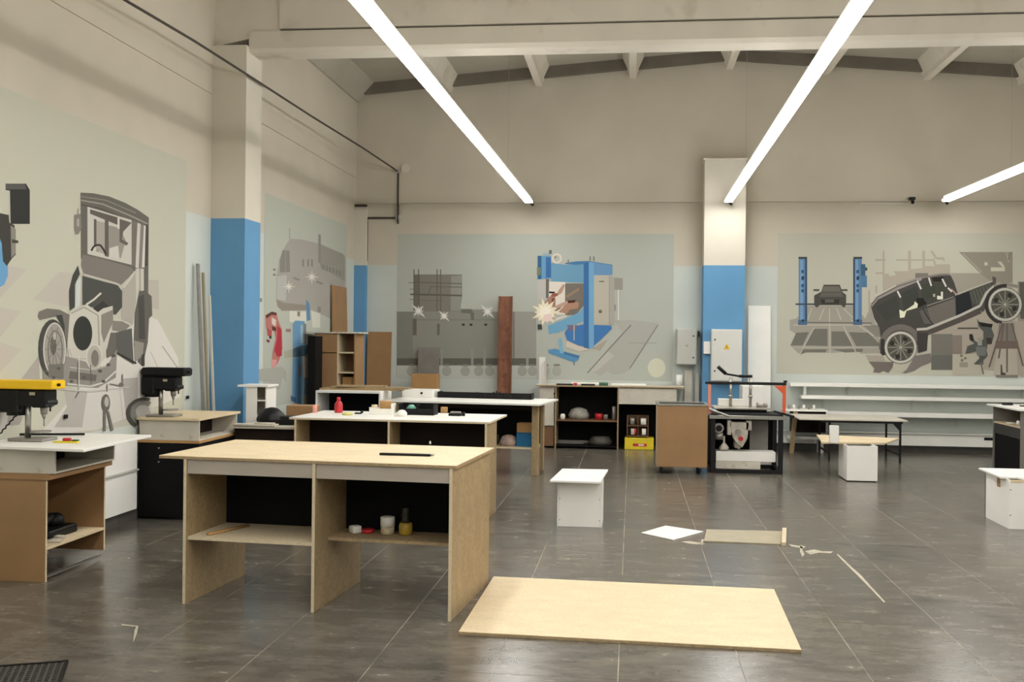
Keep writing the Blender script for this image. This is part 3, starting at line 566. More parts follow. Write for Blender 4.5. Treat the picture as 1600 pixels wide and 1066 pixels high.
tag(obj('junction_box', bx(-.045, .05, -.06, 0, 0, .18), WHITE, loc=(1.075, 15.638, a.z), bevel=.004), 'small white box on pilaster left of the electrical cabinet', 'junction box')

# ------------------------------------------------------------------ back wall shelves (right)
def shelf(z, x0, dep, th, lb, br):
    t = thing('wall_shelf', lb, 'shelf', (x0, YB-.024, z), 0)
    obj('board', bx(0, XR-x0-.01, -dep, 0, 0, th), WHITE, t, bevel=.002)
    for b0 in br: obj('bracket', [bx(b0-.012, b0+.012, -dep*.8, 0, -.012, -.001), bx(b0-.012, b0+.012, -.012, 0, -.14, -.012)], GREYPAINT, t)
shelf(.945, 2.30, .2, .05, 'top white wall shelf below the vintage car mural', (.85, 2.1, 3.3))
shelf(.765, 2.46, .22, .05, 'second white wall shelf from the top, on the right', (.35, 1.6, 2.9))
shelf(.525, 2.70, .26, .06, 'third white wall shelf, above the low boxed ledge', (.6, 2.0, 3.2))
t = thing('boxed_ledge', 'low white boxed ledge along the bottom of the back wall', 'ledge', (2.10, YB-.023, .105))
obj('panel', bx(0, XR-2.12, -.1, 0, 0, .17), WHITE, t); obj('lid', bx(0, XR-2.12, -.13, 0, .171, .19), GREYPAINT2, t)
obj('slot', bx(2.95, 3.4, -.104, -.1005, .1, .14), BLACKP, t)
t = thing('wall_post', 'short white upright supporting the second wall shelf', 'post', (2.52, YB-.1, .82))
obj('post', bx(-.02, .02, -.03, .03, 0, .12), WHITE, t)
# white boards against left wall between the two cabinets
t = thing('radiator_cover', 'white panelled radiator cover against the left wall between cabinets', 'radiator cover', (XL+.024, 7.5, .102))
obj('panel', bx(0, .03, 0, 1.15, 0, .33), WHITE, t); obj('panel', bx(0, .03, 0, 1.15, .345, .60), WHITE, t); obj('rail', bx(0, .05, 0, 1.15, .331, .344), GREYPAINT, t)

# ------------------------------------------------------------------ floor things
t = thing('chipboard_sheet', 'large beige chipboard sheet lying flat on the floor', 'board', (-.02, 6.26, .001))
c0 = Vector((-.02, 6.26, 0)); q = [Vector(v)-c0 for v in ((-.915, 5.62, 0), (.88, 5.555, 0), (.915, 6.885, 0), (-.90, 6.95, 0))]
obj('face', prism(q, .0145, .018), CHIP, t); obj('core', prism(q, 0, .0144), EDGE, t)
q = [onz(*v) for v in ((1002, 834), (1040, 823), (1099, 832), (1052, 845))]; c0 = sum(q, Vector())/4
tag(obj('white_sheet', prism([v-c0 for v in q], .001, .009), WHITE, loc=c0, bevel=.001), 'white melamine offcut lying on the floor near the olive board', 'offcut')
q = [onz(*v) for v in ((1100, 847), (1104, 829), (1222, 832), (1220, 852))]; c0 = sum(q, Vector())/4
t = thing('hardboard_offcut', 'thin olive grey board offcut lying on the floor', 'offcut', c0)
obj('panel', prism([v-c0 for v in q], .001, .01), OLIVE, t)
obj('batten', prism([v-c0 for v in (onz(1221,853.5), onz(1222.5,830), onz(1229,830), onz(1228,853.5))], .001, .028), EDGEL, t)
def scrap(pts, lb, m_=DUST, h=.002, name='wood_sliver', cat='scrap'):
    q = [onz(*v) for v in pts]; c0 = sum(q, Vector())/len(q)
    tag(obj(name, prism([v-c0 for v in q], .0005, h), m_, loc=c0), lb, cat)
scrap([(1307,867),(1309,866),(1330,886),(1346,900),(1360,916),(1383,941),(1381,942),(1359,919),(1344,904),(1327,887)], 'long pale wood strip lying across floor tiles to the right')
scrap([(1096,843),(1100,843),(1098,852),(1094,851)], 'pale chip between the white offcut and olive board')
scrap([(1250,852),(1259,855),(1253,859),(1257,866),(1254,871),(1250,863)], 'short pale chip right of the olive board')
scrap([(1232,851),(1252,854),(1256,858),(1236,854)], 'crumbled pale shaving touching the olive board end')
scrap([(1064,847),(1078,846),(1102,850),(1088,851),(1076,850)], 'flat pale shaving in front of the white offcut')
scrap([(1258,862),(1272,859),(1284,862),(1302,862),(1298,865),(1280,864),(1266,867)], 'thin pale shaving beyond the olive board, furthest right of the crumbs')
scrap([(208,1004.5),(210,986),(213,980),(190,978),(190,976),(216,979),(214,990)], 'curled pale shaving on the floor in front of main bench', h=.003)
# mat
t = thing('rubber_mat', 'grey open-mesh rubber mat on floor at the bottom left corner', 'mat', (-2.72, 4.83, .001), math.radians(204))
bars = []
for k in range(24): bars.append(bx(.03*k, .03*k+.01, 0, .7, .001, .010)); bars.append(bx(0, .71, .03*k, .03*k+.01, 0, .008))
tag(obj('mesh', bars, RUBBER, t), kind='stuff'); obj('border', [bx(-.018, 0, -.018, .72, 0, .014), bx(-.018, .73, -.018, 0, 0, .014)], BLACKP, t)

# ------------------------------------------------------------------ workbenches
def bench(loc, rz, W, D, H, lb, topm, side, pan, back_m, apron=True, shelfz=.42, feetin=.16, rdepth=None, pdepth=.82, mid=True, right_shelf=True, back_h=None, backy=None, shelfm=EDGEL, rrec=.03):
    # local frame: x right from left front corner of the top, y to the back
    t = thing('workbench', lb, 'workbench', loc, rz, None); th = .018
    obj('top', bx(0, W, 0, D, H-th, H-.003), EDGE if topm is CHIP else EDGEL, t); obj('top_face', bx(0, W, 0, D, H-.0029, H), topm, t)
    xl, xr = feetin, W-.03; xm = (xl+xr)/2
    zt = H-th-.001
    for k, X in enumerate((xl, xm, xr)):
        if k == 1 and not mid: continue
        d = (rdepth or pdepth) if k == 2 else pdepth
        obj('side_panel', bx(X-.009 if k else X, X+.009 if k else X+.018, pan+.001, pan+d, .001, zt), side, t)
        obj('edge_band', bx(X-.009 if k else X, X+.009 if k else X+.018, pan-.001, pan+.0005, .001, zt), EDGEL, t)
    bays = [(xl+.018, xm-.009), (xm+.009, xr-.009)] if mid else [(xl+.018, xr-.009)]
    by = backy or pdepth-.28
    for k, (a, b2) in enumerate(bays):
        if apron: obj('apron', bx(a+.001, b2-.001, pan+.012, pan+.028, zt-.085, zt), APRON, t)
        obj('back_board', bx(a+.001, b2-.001, pan+by, pan+by+.008, (back_h or shelfz-.02), zt), back_m, t)
        if shelfz: obj('shelf', bx(a+.001, b2-.001, pan+.02+(rrec if k else 0), pan+by-.001, shelfz-.018, shelfz), shelfm if k == 0 else EDGE, t)
    return t
# main bench
A = Vector((-2.803, 6.02, 0)); rz = -.082
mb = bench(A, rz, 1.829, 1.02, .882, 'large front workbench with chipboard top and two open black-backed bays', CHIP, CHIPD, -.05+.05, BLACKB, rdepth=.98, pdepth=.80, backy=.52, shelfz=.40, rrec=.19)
# second bench
A = Vector((-3.07, 9.22, 0)); rz = -.045
b2 = bench(A, rz, 1.835, .95, .868, 'second workbench with white top and dark bays, behind the front one', WHITE, CHIPD, .0, DARKBR, apron=False, rdepth=.5, pdepth=.6, shelfz=.30, feetin=.05, backy=.35)
# third bench
A = Vector((-2.93, 12.28, 0)); B = Vector((-1.035, 12.05, 0)); rz = math.atan2(B.y-A.y, B.x-A.x)
t = thing('workbench', 'third workbench with white top, cluttered low shelf and post leg', 'workbench', A, rz)
obj('top', bx(0, 1.9, 0, 1.1, .83, .85), WHITE, t)
obj('side_panel', bx(.06, .16, .22, .8, .001, .829), CHIPD, t); obj('leg', bx(1.755, 1.825, .22, .32, .001, .829), CHIPD, t); obj('leg', bx(1.755, 1.79, .70, .784, .001, .829), CHIPD, t)
obj('shelf', bx(.165, 1.754, .25, .78, .30, .318), EDGEL, t)
obj('back_board', bx(.165, 1.754, .785, .793, .32, .829), BLACKB, t)
obj('rail', bx(.165, 1.754, .22, .245, .76, .829), DARKBR, t)
third, rz3 = t, rz
def on3(x, y, z=.8505): return A + Matrix.Rotation(rz3, 3, 'Z') @ Vector((x, y, z))
# left continuation: white framed open desk
t = thing('open_desk', 'white-framed open desk with black interior left of the third bench', 'desk', (-3.74, 12.2, 0))
obj('top', bx(0, .78, 0, .6, .93, .955), WHITE, t); obj('side_panel', bx(0, .02, 0, .6, .001, .929), WHITE, t); obj('side_panel', bx(.76, .78, .03, .6, .001, .929), WHITE, t)
obj('back_board', bx(.021, .759, .5, .51, .3, .929), BLACKB, t); obj('shelf', bx(.021, .759, .02, .499, .55, .568), BLACKB, t)

def item(name, cat, lb, prims, m_, loc, rz=0, bevel=0, group=None): return tag(obj(name, prims, m_, loc=loc, rz=rz, bevel=bevel, smooth=True), lb, cat, group)
def pot(name, cat, lb, loc, r_, h, body, lid, lidh=.2):
    t = thing(name, lb, cat, loc)
    obj('body', lathe([(r_*.92, 0), (r_, h*.06), (r_, h*(1-lidh)-.001)]), body, t, smooth=True)
    obj('lid', lathe([(r_*1.04, h*(1-lidh)), (r_*1.04, h*.98), (r_*.95, h)]), lid, t, smooth=True); return t
# on main bench shelf
ML = Matrix.Rotation(-.082, 3, 'Z')
def onm(x, y, z): return Vector((-2.803, 6.02, 0)) + ML @ Vector((x, y, z))
pot('glue_pot', 'pot', 'cream lidded pot on the right shelf of the front workbench', onm(1.30, .40, .401), .042, .105, CREAM, PAPER, .55)
t = thing('jar', 'clear dark-capped jar of yellow glue beside the cream pot', 'jar', onm(1.415, .40, .401))
obj('body', lathe([(.036, 0), (.042, .012), (.042, .055), (.036, .075)]), GLUE, t, smooth=True); obj('neck', lathe([(.035, .076), (.022, .10), (.026, .12), (.028, .16), (.022, .17)]), mat('smoky_glass', (44,42,36), .15, .2, 8), t, smooth=True)
item('crumpled_pack', 'packet', 'small white and red packet on the front bench shelf, left of the pot', [bx(-.03, .03, -.03, .03, 0, .045, rz=.5)], PAPER, onm(1.10, .38, .401), .3, .006)
item('tape_roll', 'tape roll', 'flat dark red roll on front bench shelf between packet and pot', [cy((0,0,0), (0,0,.022), .04)], RED, onm(1.17, .41, .401))
item('batten', 'batten', 'short brown batten lying on the left shelf of the front bench', [bx(-.012, .012, -.18, .18, 0, .014)], CARD, onm(.33, .25, .401), -.35)
t = thing('steel_ruler', 'flat grey steel bar lying on the chipboard bench top', 'metal bar', onz(637, 711.5, .8825), -.03)
obj('bar', bx(-.16, .16, -.02, .03, 0, .010), STEEL, t, bevel=.001); obj('strip', bx(-.165, .15, -.045, -.0205, 0, .014), BLACKM, t)
item('screw', 'screw', 'tiny white screw cap near the back edge of the chipboard bench top', [cy((0,0,0), (0,0,.02), .008, .004)], PAPER, onz(672, 694, .8825))

# on second bench top
Z2 = .8685
def spot2(x, y): return onz(x, y, Z2)
t = thing('spray_bottle', 'red plastic bottle standing on the white second bench', 'bottle', spot2(529, 645))
obj('body', lathe([(.036, 0), (.04, .012), (.038, .085), (.02, .112)]), RED, t, smooth=True); obj('cap', lathe([(.018, .113), (.018, .145), (.012, .15)]), RED, t, smooth=True)
item('paper_box', 'box', 'small pink and white box at the left end of second bench', [bx(-.02, .02, -.02, .02, 0, .075)], PINK, spot2(492, 645), .2, .002)
item('rag', 'cloth', 'crumpled yellow-green rag beside the red bottle', [lathe([(.05, 0), (.055, .01), (.03, .022), (.01, .025)]), bx(-.05, .02, -.02, .03, 0, .018, rz=.4)], mat('yellow_rag', (196,190,110), .9, .2, 20), spot2(543, 648.5), 0, .003)
item('small_clamp', 'clamp', 'small dark grey clamp right of the yellow-green rag', [bx(-.035, .03, -.012, .012, 0, .014), cy((.02, 0, .02), (.045, 0, .02), .012)], BLACKM, spot2(560, 647), .1, .002)
t = thing('carton', 'white carton holding offcuts on the second bench', 'carton', spot2(598, 647.5), -.05)
obj('box', [bx(-.115, .115, -.06, .06, 0, .055), bx(.095, .115, -.06, .06, .055, .105)], PAPER, t, bevel=.002); obj('flap', bx(-.115, -.02, -.062, -.06, .055, .07, rx=.5), PAPER, t)
item('wood_block', 'wood block', 'brown wooden block resting in the white carton', [bx(-.055, .055, -.03, .03, 0, .07)], CARD, spot2(602, 647.5)+Vector((.005, .0, .056)), -.05, .002)
item('wood_offcut', 'wood block', 'pale wood scraps in the white carton, left of brown block', [bx(-.03, .02, -.02, .02, 0, .035, rz=.4)], CHIP, spot2(586, 647.5)+Vector((0, .0, .056)), .2, .003)
t = thing('tool_crate', 'black open crate with teal container on the second bench', 'crate', spot2(653, 648), -.06)
obj('crate', [bx(-.17, .17, -.07, -.065, 0, .06), bx(-.17, .17, .1, .105, 0, .1), bx(-.17, -.165, -.07, .105, 0, .1), bx(.165, .17, -.07, .105, 0, .1), bx(-.17, .17, -.07, .105, 0, .005), bx(.0, .006, -.07, .105, 0, .1)], BLACKP, t)
item('teal_container', 'container', 'translucent teal container inside the black crate', [lathe([(.03, 0), (.05, .02), (.045, .06), (.02, .085)])], TEAL, spot2(645, 648)+Vector((-.02, .03, .006)))
item('paper_bag', 'bag', 'crumpled white paper bag in front of the black crate', [lathe([(.045, 0), (.05, .03), (.03, .055), (.012, .06)], seg=7), bx(-.07, .0, -.02, .02, 0, .03)], PAPER, spot2(630, 650)+Vector((0,-.06,0)), .2)
t = thing('spirit_level', 'dark sanding block tool at the right part of second bench', 'tool', spot2(712, 650), -.03)
obj('body', bx(-.065, .055, -.025, .025, 0, .022), BLACKM, t, bevel=.003); obj('handle', bx(-.05, .05, -.02, .02, .023, .042), GREYM, t, bevel=.005); obj('knob', cy((.075, 0, 0), (.075, 0, .035), .016), BLACKP, t)
item('brown_block', 'wood block', 'brown wood block between black crate and sanding tool', [bx(-.03, .03, -.03, .03, 0, .055)], CARD, spot2(694, 645), 0, .002)

# on third bench
item('tool_rack', 'tool rack', 'long low black tool rack lying on the third bench', [bx(-.6, .6, 0, .02, 0, .075), bx(-.6, .6, .02, .17, 0, .02), bx(-.6, -.58, 0, .17, 0, .075), bx(.58, .6, 0, .17, 0, .075)]+[bx(-.35+.085*k, -.32+.085*k, -.004, 0, .02, .05) for k in range(10)], BLACKP, on3(1.02, .78), rz3, .002)
t = thing('white_case', 'white box with a round knob on the third bench, left of black rack', 'box', on3(.18, .7), rz3)
obj('case', bx(-.2, .2, 0, .3, 0, .095), WHITE, t, bevel=.004); obj('knob', cy((.06, -.001, .055), (.06, -.015, .055), .014), BLACKP, t)
item('cup', 'cup', 'dark metal cup behind the black rack', [lathe([(.045, 0), (.055, .02), (.05, .06), (.03, .07)])], GREYM, on3(.88, 1.04)+Vector((0,0,0)))
t = thing('clamp_set', 'white and dark clamp tool standing behind the black rack, near the rusty beam', 'tool', on3(1.12, 1.03))
obj('base', bx(-.06, .06, -.03, .03, 0, .04), PAPER, t, bevel=.004); obj('jaws', [cy((-.06, 0, .05), (-.02, 0, .065), .012), cy((0, 0, .04), (0, 0, .085), .01), cy((.02, 0, .065), (.07, 0, .05), .012)], BLACKM, t)
item('paper_stack', 'paper', 'low pile of white papers on the third bench behind the rack', [bx(-.13, .13, -.05, .05, 0, .03, rz=.05), bx(-.09, .1, -.04, .05, .03, .05)], PAPER, on3(.60, 1.04), 0, .002)
item('cardboard_box', 'box', 'brown cardboard box on the low shelf of the third bench', [bx(-.1, .1, -.08, .08, 0, .11)], CARD, on3(1.64, .45, .319)+Vector((0,0,.165)), rz3, .002)
item('storage_box', 'box', 'blue storage box under the brown box on third bench shelf', [bx(-.1, .1, -.1, .1, 0, .164)], BLUEB, on3(1.64, .45, .319), rz3, .004)
item('rags', 'cloth', 'pinkish grey bundle of rags on the third bench shelf', [lathe([(.1, 0), (.11, .05), (.08, .11), (.03, .13)], seg=9)], mat('pink_grey_rag', (170,148,138), .9, .25, 14), on3(1.43, .42, .319))
item('rag_box', 'box', 'dark box on the third bench shelf left of the blue box', [bx(-.12, .12, -.1, .1, 0, .11)], mat('dark_grey_box', (66,62,54), .7, .2, 8), on3(1.15, .5, .319), rz3, .003)

# low table left of second bench
t = thing('low_table', 'low white-topped brown table between column and second bench', 'table', (-3.70, 9.42, 0))
obj('top', bx(0, .62, 0, .49, .74, .76), WHITED, t); obj('body', bx(.03, .6, .04, .46, .001, .739), DARKBR, t)
item('jacket', 'bag', 'black crumpled bag on the low table left of second bench', [lathe([(.13, 0), (.15, .05), (.12, .1), (.06, .15), (.02, .16)], seg=9), bx(0, .3, -.08, .1, 0, .08)], BLACKP, (-3.40, 9.70, .761), 0, .01)
item('wood_box', 'box', 'brown wooden box with light rim behind the black bag', [bx(-.14, .14, -.1, .1, 0, .92)], MDF, (-3.22, 10.10, .001), 0, .004)
item('tray', 'tray', 'flat pale tray with scraps at the low table front', [bx(-.25, .15, -.06, .06, 0, .02), bx(-.05, .12, -.05, .05, .02, .032)], WHITED, (-3.42, 9.47, .761), .0, .003)
t = thing('shelf_stand', 'narrow white shelving stand in front of the blue column', 'shelf', (-3.80, 9.95, 0))
# white boards with open pockets on the right
obj('top', bx(-.03, .275, -.02, .3, 1.10, 1.118), WHITE, t)
obj('side_panel', bx(.05, .062, 0, .28, .001, 1.099), WHITE, t); obj('side_panel', bx(.245, .257, 0, .28, .001, 1.099), WHITE, t); obj('front_panel', bx(.063, .16, .0, .012, .001, 1.099), WHITE, t)
obj('back_panel', bx(.063, .244, .268, .28, .001, 1.099), WHITED, t)
for z in (.2, .42, .62, .8, .96): obj('shelf', bx(.063, .244, .013, .267, z, z+.012), WHITE, t)

# brown cabinet at far left
t = thing('shelf_cabinet', 'tall brown hardboard cabinet with open pigeonholes in the far left corner', 'cabinet', (-4.17, 13.4, 0))
obj('side_panel', bx(.04, .058, .0, .45, .001, 1.64), MDF, t); obj('side_panel', bx(.57, .588, 0, .45, .001, 1.64), MDF, t)
obj('divider', bx(.345, .36, 0, .45, .001, 1.64), EDGEL, t); obj('back_panel', bx(.059, .569, .44, .45, .001, 1.64), MDF, t)
for z0, z1 in ((.55, .9), (.92, 1.38), (1.39, 1.635)): obj('door', bx(.06, .343, -.012, .0, z0, z1), MDF, t, bevel=.002)
for z in (.6, .9, 1.12, 1.38): obj('shelf', bx(.361, .569, .002, .439, z, z+.018), EDGEL, t)
obj('top', bx(-.06, .64, -.03, .47, 1.641, 1.66), WHITED, t)
item('box', 'box', 'brown box with pale lid inside the lowest visible pigeonhole', [bx(-.08, .08, -.1, .1, 0, .15)], CARD, (-3.70, 13.6, .919), 0, .003)
t = thing('black_panel', 'black board standing on edge left of the brown cabinet', 'board', (-4.095, 13.0, 0)); obj('board', bx(0, .10, .0, .3, .001, 1.6), BLACKB, t)
tag(obj('timber_offcuts', [bx(-.5, .5, -.12, .12, 0, .02, rz=.03), bx(-.38, .6, -.1, .08, .02, .04, rz=-.05), bx(-.3, .3, -.1, .05, .04, .058, rz=.08)], CHIPD, loc=(-3.25, 12.5, .9555)), 'low pile of flat timber offcuts on the white-framed desk', 'timber')
# leaning boards
def lean(name, cat, lb, w, h, th, m_, base, tilt, rz=0, axis='x'):
    # standing board leaning back onto the wall behind: local x width, z height
    t = obj(name, bx(-w/2, w/2, 0, th, 0, h, rx=-tilt, piv=(0, 0, 0)), m_, loc=base, rz=rz, bevel=.002)
    return tag(t, lb, cat)
tag(obj('leaning_board', bx(0, .02, -.38, .38, 0, 2.33, ry=-.03, piv=(0,0,0)), MDF, loc=(XL+.08, 14.98, .001)), 'tall brown board leaning on the left wall behind the brown cabinet', 'board')
lean('leaning_hardboard', 'board', 'brown hardboard panel leaning on back wall right of corner column', .38, 1.68, .016, MDF, (-3.88, 15.84, .001), .055)
lean('leaning_board', 'board', 'grey board leaning on the back wall above a cardboard box', .33, 1.45, .02, GREYB, (-3.10, 15.80, .001), .07)
item('cardboard_box', 'box', 'brown cardboard box standing against the back wall before the grey board', [bx(-.19, .19, -.12, .12, 0, 1.05)], CARD, (-3.08, 15.6, .001), 0, .003)
t = thing('steel_beam', 'tall rusty steel channel standing upright against the back wall', 'beam', (-1.915, 15.72, .001))
obj('web', bx(-.105, .105, .06, .075, 0, 2.235, rx=-.03, piv=(0,.06,0)), RUST, t); obj('flange', bx(-.105, -.09, 0, .06, 0, 2.235, rx=-.03, piv=(0,.06,0)), RUST, t); obj('flange', bx(.09, .105, 0, .06, 0, 2.235, rx=-.03, piv=(0,.06,0)), RUST, t)
lean('white_board', 'board', 'tall white board leaning beside the blue pilaster', .33, 2.13, .018, WHITE, (1.865, 15.82, .001), .075)
for k, (yy, hh, ww, m_, lb) in enumerate(((9.9, 2.3, .05, GREYM, 'tallest grey metal bar leaning on left wall by column'), (10.02, 2.22, .035, mat('bar_tan', (150,138,112), .6, .1, 8), 'tan bar leaning between two metal bars by the column'), (10.16, 2.0, .025, WHITED, 'pale slim bar leaning nearest the blue column'))):
    tag(obj('leaning_bar', bx(0, .02, -ww/2, ww/2, 0, hh, ry=-.05, piv=(0,0,0)), m_, loc=(XL+.15, yy, .001)), lb, 'bar')

# ------------------------------------------------------------------ left cabinet with yellow drill press
t = thing('tool_cabinet', 'brown open cabinet with white top box at left, carrying yellow drill press', 'cabinet', (-4.255, 6.39, 0))
w = .52; d = .77
obj('side_panel', bx(0, w, 0, .018, .001, .66), MDF, t); obj('edge_band', bx(w, w+.002, 0, .018, .001, .66), EDGEL, t)
obj('side_panel', bx(0, w, d-.018, d, .06, .66), MDF, t); obj('edge_band', bx(w, w+.002, d-.018, d, .06, .66), EDGEL, t)
obj('back_panel', bx(0, .01, .019, d-.019, .08, .66), MDFD, t)
obj('shelf', bx(.011, w, .019, d-.019, .205, .223), CHIP, t); obj('bottom_rail', bx(w-.03, w-.015, .019, d-.03, .02, .032), STEEL, t); obj('bottom_rail', bx(.1, .115, .019, d-.03, .03, .042), WHITE, t)
obj('worktop', bx(0, w+.03, -.01, d+.04, .661, .70), MDF, t)
obj('drawer_box', [bx(0, w+.06, 0, .016, .701, .857), bx(0, w+.06, d, d+.016, .701, .857), bx(0, .016, .016, d, .701, .857), bx(.016, w+.06, .016, d, .701, .712)], WHITED, t)
obj('inner_panel', bx(.2, .21, .017, d-.001, .713, .857), DARKBR, t)
tb = obj('tabletop', prism([(0, -.03), (.84, -.12), (.80, .9), (0, .92)], .858, .876), WHITE, t, bevel=.002)
item('power_tool', 'power tool', 'black power tool on the shelf of the left brown cabinet', [bx(-.06, .12, -.16, .2, 0, .06), lathe([(.07, .06), (.07, .11), (.04, .14)], 0, .1), cy((.0, -.1, .08), (.0, .06, .12), .035)], BLACKP, (-3.95, 6.76, .224), 0, .008)
item('grinder_guard', 'guard', 'grey metal housing on the cabinet shelf beside black tool', [lathe([(.09, 0), (.1, .08), (.09, .15), (.05, .2)])], GREYM, (-4.13, 6.53, .224))
item('sandpaper', 'paper', 'pale crumpled sandpaper on the left cabinet shelf edge', [bx(-.05, .05, -.06, .08, 0, .012, rz=.3), bx(-.03, .04, .05, .1, .012, .025)], DUST, (-3.80, 6.60, .224), 0, .002)
def drill_press(lb, loc, rz, cover, cov_dims, rounded=.01):
    t = thing('drill_press', lb, 'drill press', loc, rz)
    x0, x1, z0, z1 = cov_dims
    obj('base', bx(-.12, .13, -.10, .10, 0, .02), GREYM, t, bevel=.006)
    obj('column', cy((-.03, 0, .021), (-.03, 0, .30), .020), STEEL, t, smooth=True)
    obj('head', [bx(-.15, .14, -.07, .07, .235, z0-.001), bx(max(-.22, x0), -.06, -.075, .075, .19, z0-.001), bx(.02, .13, -.06, .06, .225, .26)], BLACKP, t, bevel=.012)
    obj('motor', cy((-.11, 0, .17), (-.11, 0, .30), .065), BLACKM, t, smooth=True)
    x0, x1, z0, z1 = cov_dims
    obj('belt_cover', [bx(x0, x1, -.085, .085, z0, z1)], cover, t, bevel=rounded)
    obj('knob', cy((x1-.02, -.02, (z0+z1)/2), (x1+.018, -.02, (z0+z1)/2), .01), BLACKP, t)
    obj('chuck', [cy((.085, 0, .235), (.085, 0, .18), .028, .022), cy((.085, 0, .18), (.085, 0, .15), .018, .008), cy((.085, 0, .15), (.085, 0, .10), .005)], GREYM, t, smooth=True)
    obj('feed_handle', [cy((.14, -.02, .27), (.14, -.02, .20), .006), cy((.13, -.06, .26), (.15, .03, .26), .02), cy((.14, -.09, .24), (.14, -.02, .27), .006)], BLACKM, t)
    obj('label_plate', bx(.02, .06, -.0725, -.0705, .31, .33), OLIVE, t)
    obj('work_table', cy((.06, 0, .055), (.06, 0, .067), .07), GREYM, t)
    return t
zt = .877; c = onz(48, 688, zt)
drill_press('yellow-topped drill press standing on the left white tabletop', (-4.03, 6.72, zt), 0, YELLOW, (-.245, .19, .35, .41), .008)
t = thing('coiled_cord', 'black coiled cord hanging from the yellow drill press', 'cord', (-4.10, 6.60, zt))
obj('cord', tube([(-.13+.19*k/22+.006*math.cos(k*2.1), .006*math.sin(k*2.1), .004+.0095*k) for k in range(23)], .005, 6), BLACKP, t)
# items on left tabletop
t = thing('measuring_tape', 'yellow and red measuring tool lying on the left tabletop', 'tool', onz(104, 692, .8765), .1)
obj('blade', bx(-.085, .08, -.02, .02, 0, .01), YELLOWD, t, bevel=.002); obj('body', bx(-.03, .02, .0, .035, .0105, .03), RED, t, bevel=.004); obj('grip', bx(.03, .075, .0, .03, .0105, .02), GREEN, t, bevel=.003)
tag(obj('metal_rod', cy((-.30, -.06, .012), (.26, .10, .012), .008), BLACKM, loc=onz(66, 682, .8765)), 'long black rod lying diagonally at the back of the left tabletop', 'rod')

# ------------------------------------------------------------------ black cabinet with black drill press
t = thing('metal_cabinet', 'black metal cabinet with pale box top beside the left wall', 'cabinet', (-4.25, 8.72, 0))
obj('body', bx(0, .545, .01, .85, .02, .665), BLACKM, t, bevel=.003); obj('front_panel', bx(.005, .54, -.004, .009, .025, .655), BLACKB, t)
obj('plinth', bx(.02, .52, .03, .83, .001, .019), BLACKP, t); obj('worktop', bx(0, .555, -.01, .88, .666, .688), CARD, t)
obj('knob', cy((.19, -.005, .5), (.19, -.012, .5), .006), STEEL, t); obj('knob', cy((.19, -.005, .62), (.19, -.012, .62), .006), STEEL, t)
obj('top_box', [xz([(.02, .689), (.548, .689), (.548, .861), (0, .861)], 0, .016), bx(0, .548, .86, .876, .689, .861), bx(0, .016, .017, .859, .689, .861), bx(.017, .548, .017, .859, .689, .70)], WHITED, t)
obj('divider', bx(.3, .31, .017, .859, .701, .861), DARKBR, t); obj('lid', bx(-.005, .56, -.03, .93, .862, .882), CHIP, t, bevel=.001)
drill_press('black drill press standing on the box-topped black cabinet', (-4.085, 8.86, .883), 0, BLACKP, (-.18, .225, .356, .43), .015)

# ------------------------------------------------------------------ back counter
Y0 = 15.36
t = thing('counter', 'long pale worktop counter with black open cupboard along the back wall', 'counter', (-1.40, Y0, 0))
obj('worktop', bx(0, 2.15, -.02, .6, .905, .925), WHITED, t); obj('worktop_edge', bx(0, 2.15, -.024, -.0205, .905, .925), EDGE, t)
obj('side_panel', bx(.06, .078, .02, .59, .001, .904), WHITED, t)
obj('front_panel', bx(.08, .27, .02, .036, .33, .904), WHITED, t, bevel=.002); obj('lower_panel', bx(.08, .27, .04, .05, .03, .32), MDFD, t)
for X in (.285, 1.19, 2.02): obj('side_panel', bx(X, X+.018, 0, .59, .001, .904), EDGE if X < 1.3 else WHITED, t)
obj('back_board', bx(.304, 1.189, .5, .51, .02, .904), BLACKB, t); obj('shelf', bx(.304, 1.189, .02, .49, .40, .418), MDFD, t); obj('bottom', bx(.304, 1.189, .02, .49, .03, .046), BLACKB, t)
obj('drawer_front', bx(1.21, 2.018, -.002, .014, .665, .895), WHITED, t, bevel=.002); obj('back_board', bx(1.209, 2.019, .5, .51, .02, .904), BLACKB, t)
obj('knob', cy((.275, .02, .80), (.275, .0, .80), .012), BLACKP, t)
def onc(x, y, z): return Vector((-1.40+x, Y0+y, z))
item('cloth_bundle', 'cloth', 'pale plastic bag on the shelf of the counter cupboard', [lathe([(.14, 0), (.16, .06), (.12, .14), (.04, .17)], seg=9)], mat('grey_plastic_bag', (150,148,138), .5, .2, 14), onc(.62, .25, .419))
item('white_jar', 'jar', 'small white jar at the left on the counter cupboard shelf', [lathe([(.035, 0), (.04, .05), (.03, .08)])], PAPER, onc(.39, .12, .419))
item('red_tin', 'tin', 'dark red tin on the counter cupboard shelf', [lathe([(.06, 0), (.06, .08), (.05, .09)])], RED, onc(.92, .2, .419))
item('metal_tin', 'tin', 'grey metal tin beside the dark red tin', [lathe([(.035, 0), (.035, .07), (.03, .08)])], GREYM, onc(1.02, .14, .419))
item('grey_tube', 'tube', 'upright grey tube at the right on the counter cupboard shelf', [cy((0,0,0), (0,0,.2), .03)], GREYM, onc(1.14, .14, .419))
item('wire_coil', 'coil', 'dark tangled coil on the cupboard bottom below the shelf', [lathe([(.16, 0), (.18, .05), (.13, .12), (.05, .13)], seg=10), cy((-.25, -.02, .02), (.15, -.05, .06), .012)], mat('dark_coil', (70,66,60), .6, .4, 30), onc(.95, .2, .047))
item('grey_bar', 'bar', 'long grey bar lying in the cupboard bottom', [bx(-.25, .2, -.03, .03, 0, .05)], GREYB, onc(.56, .3, .047), 0, .003)
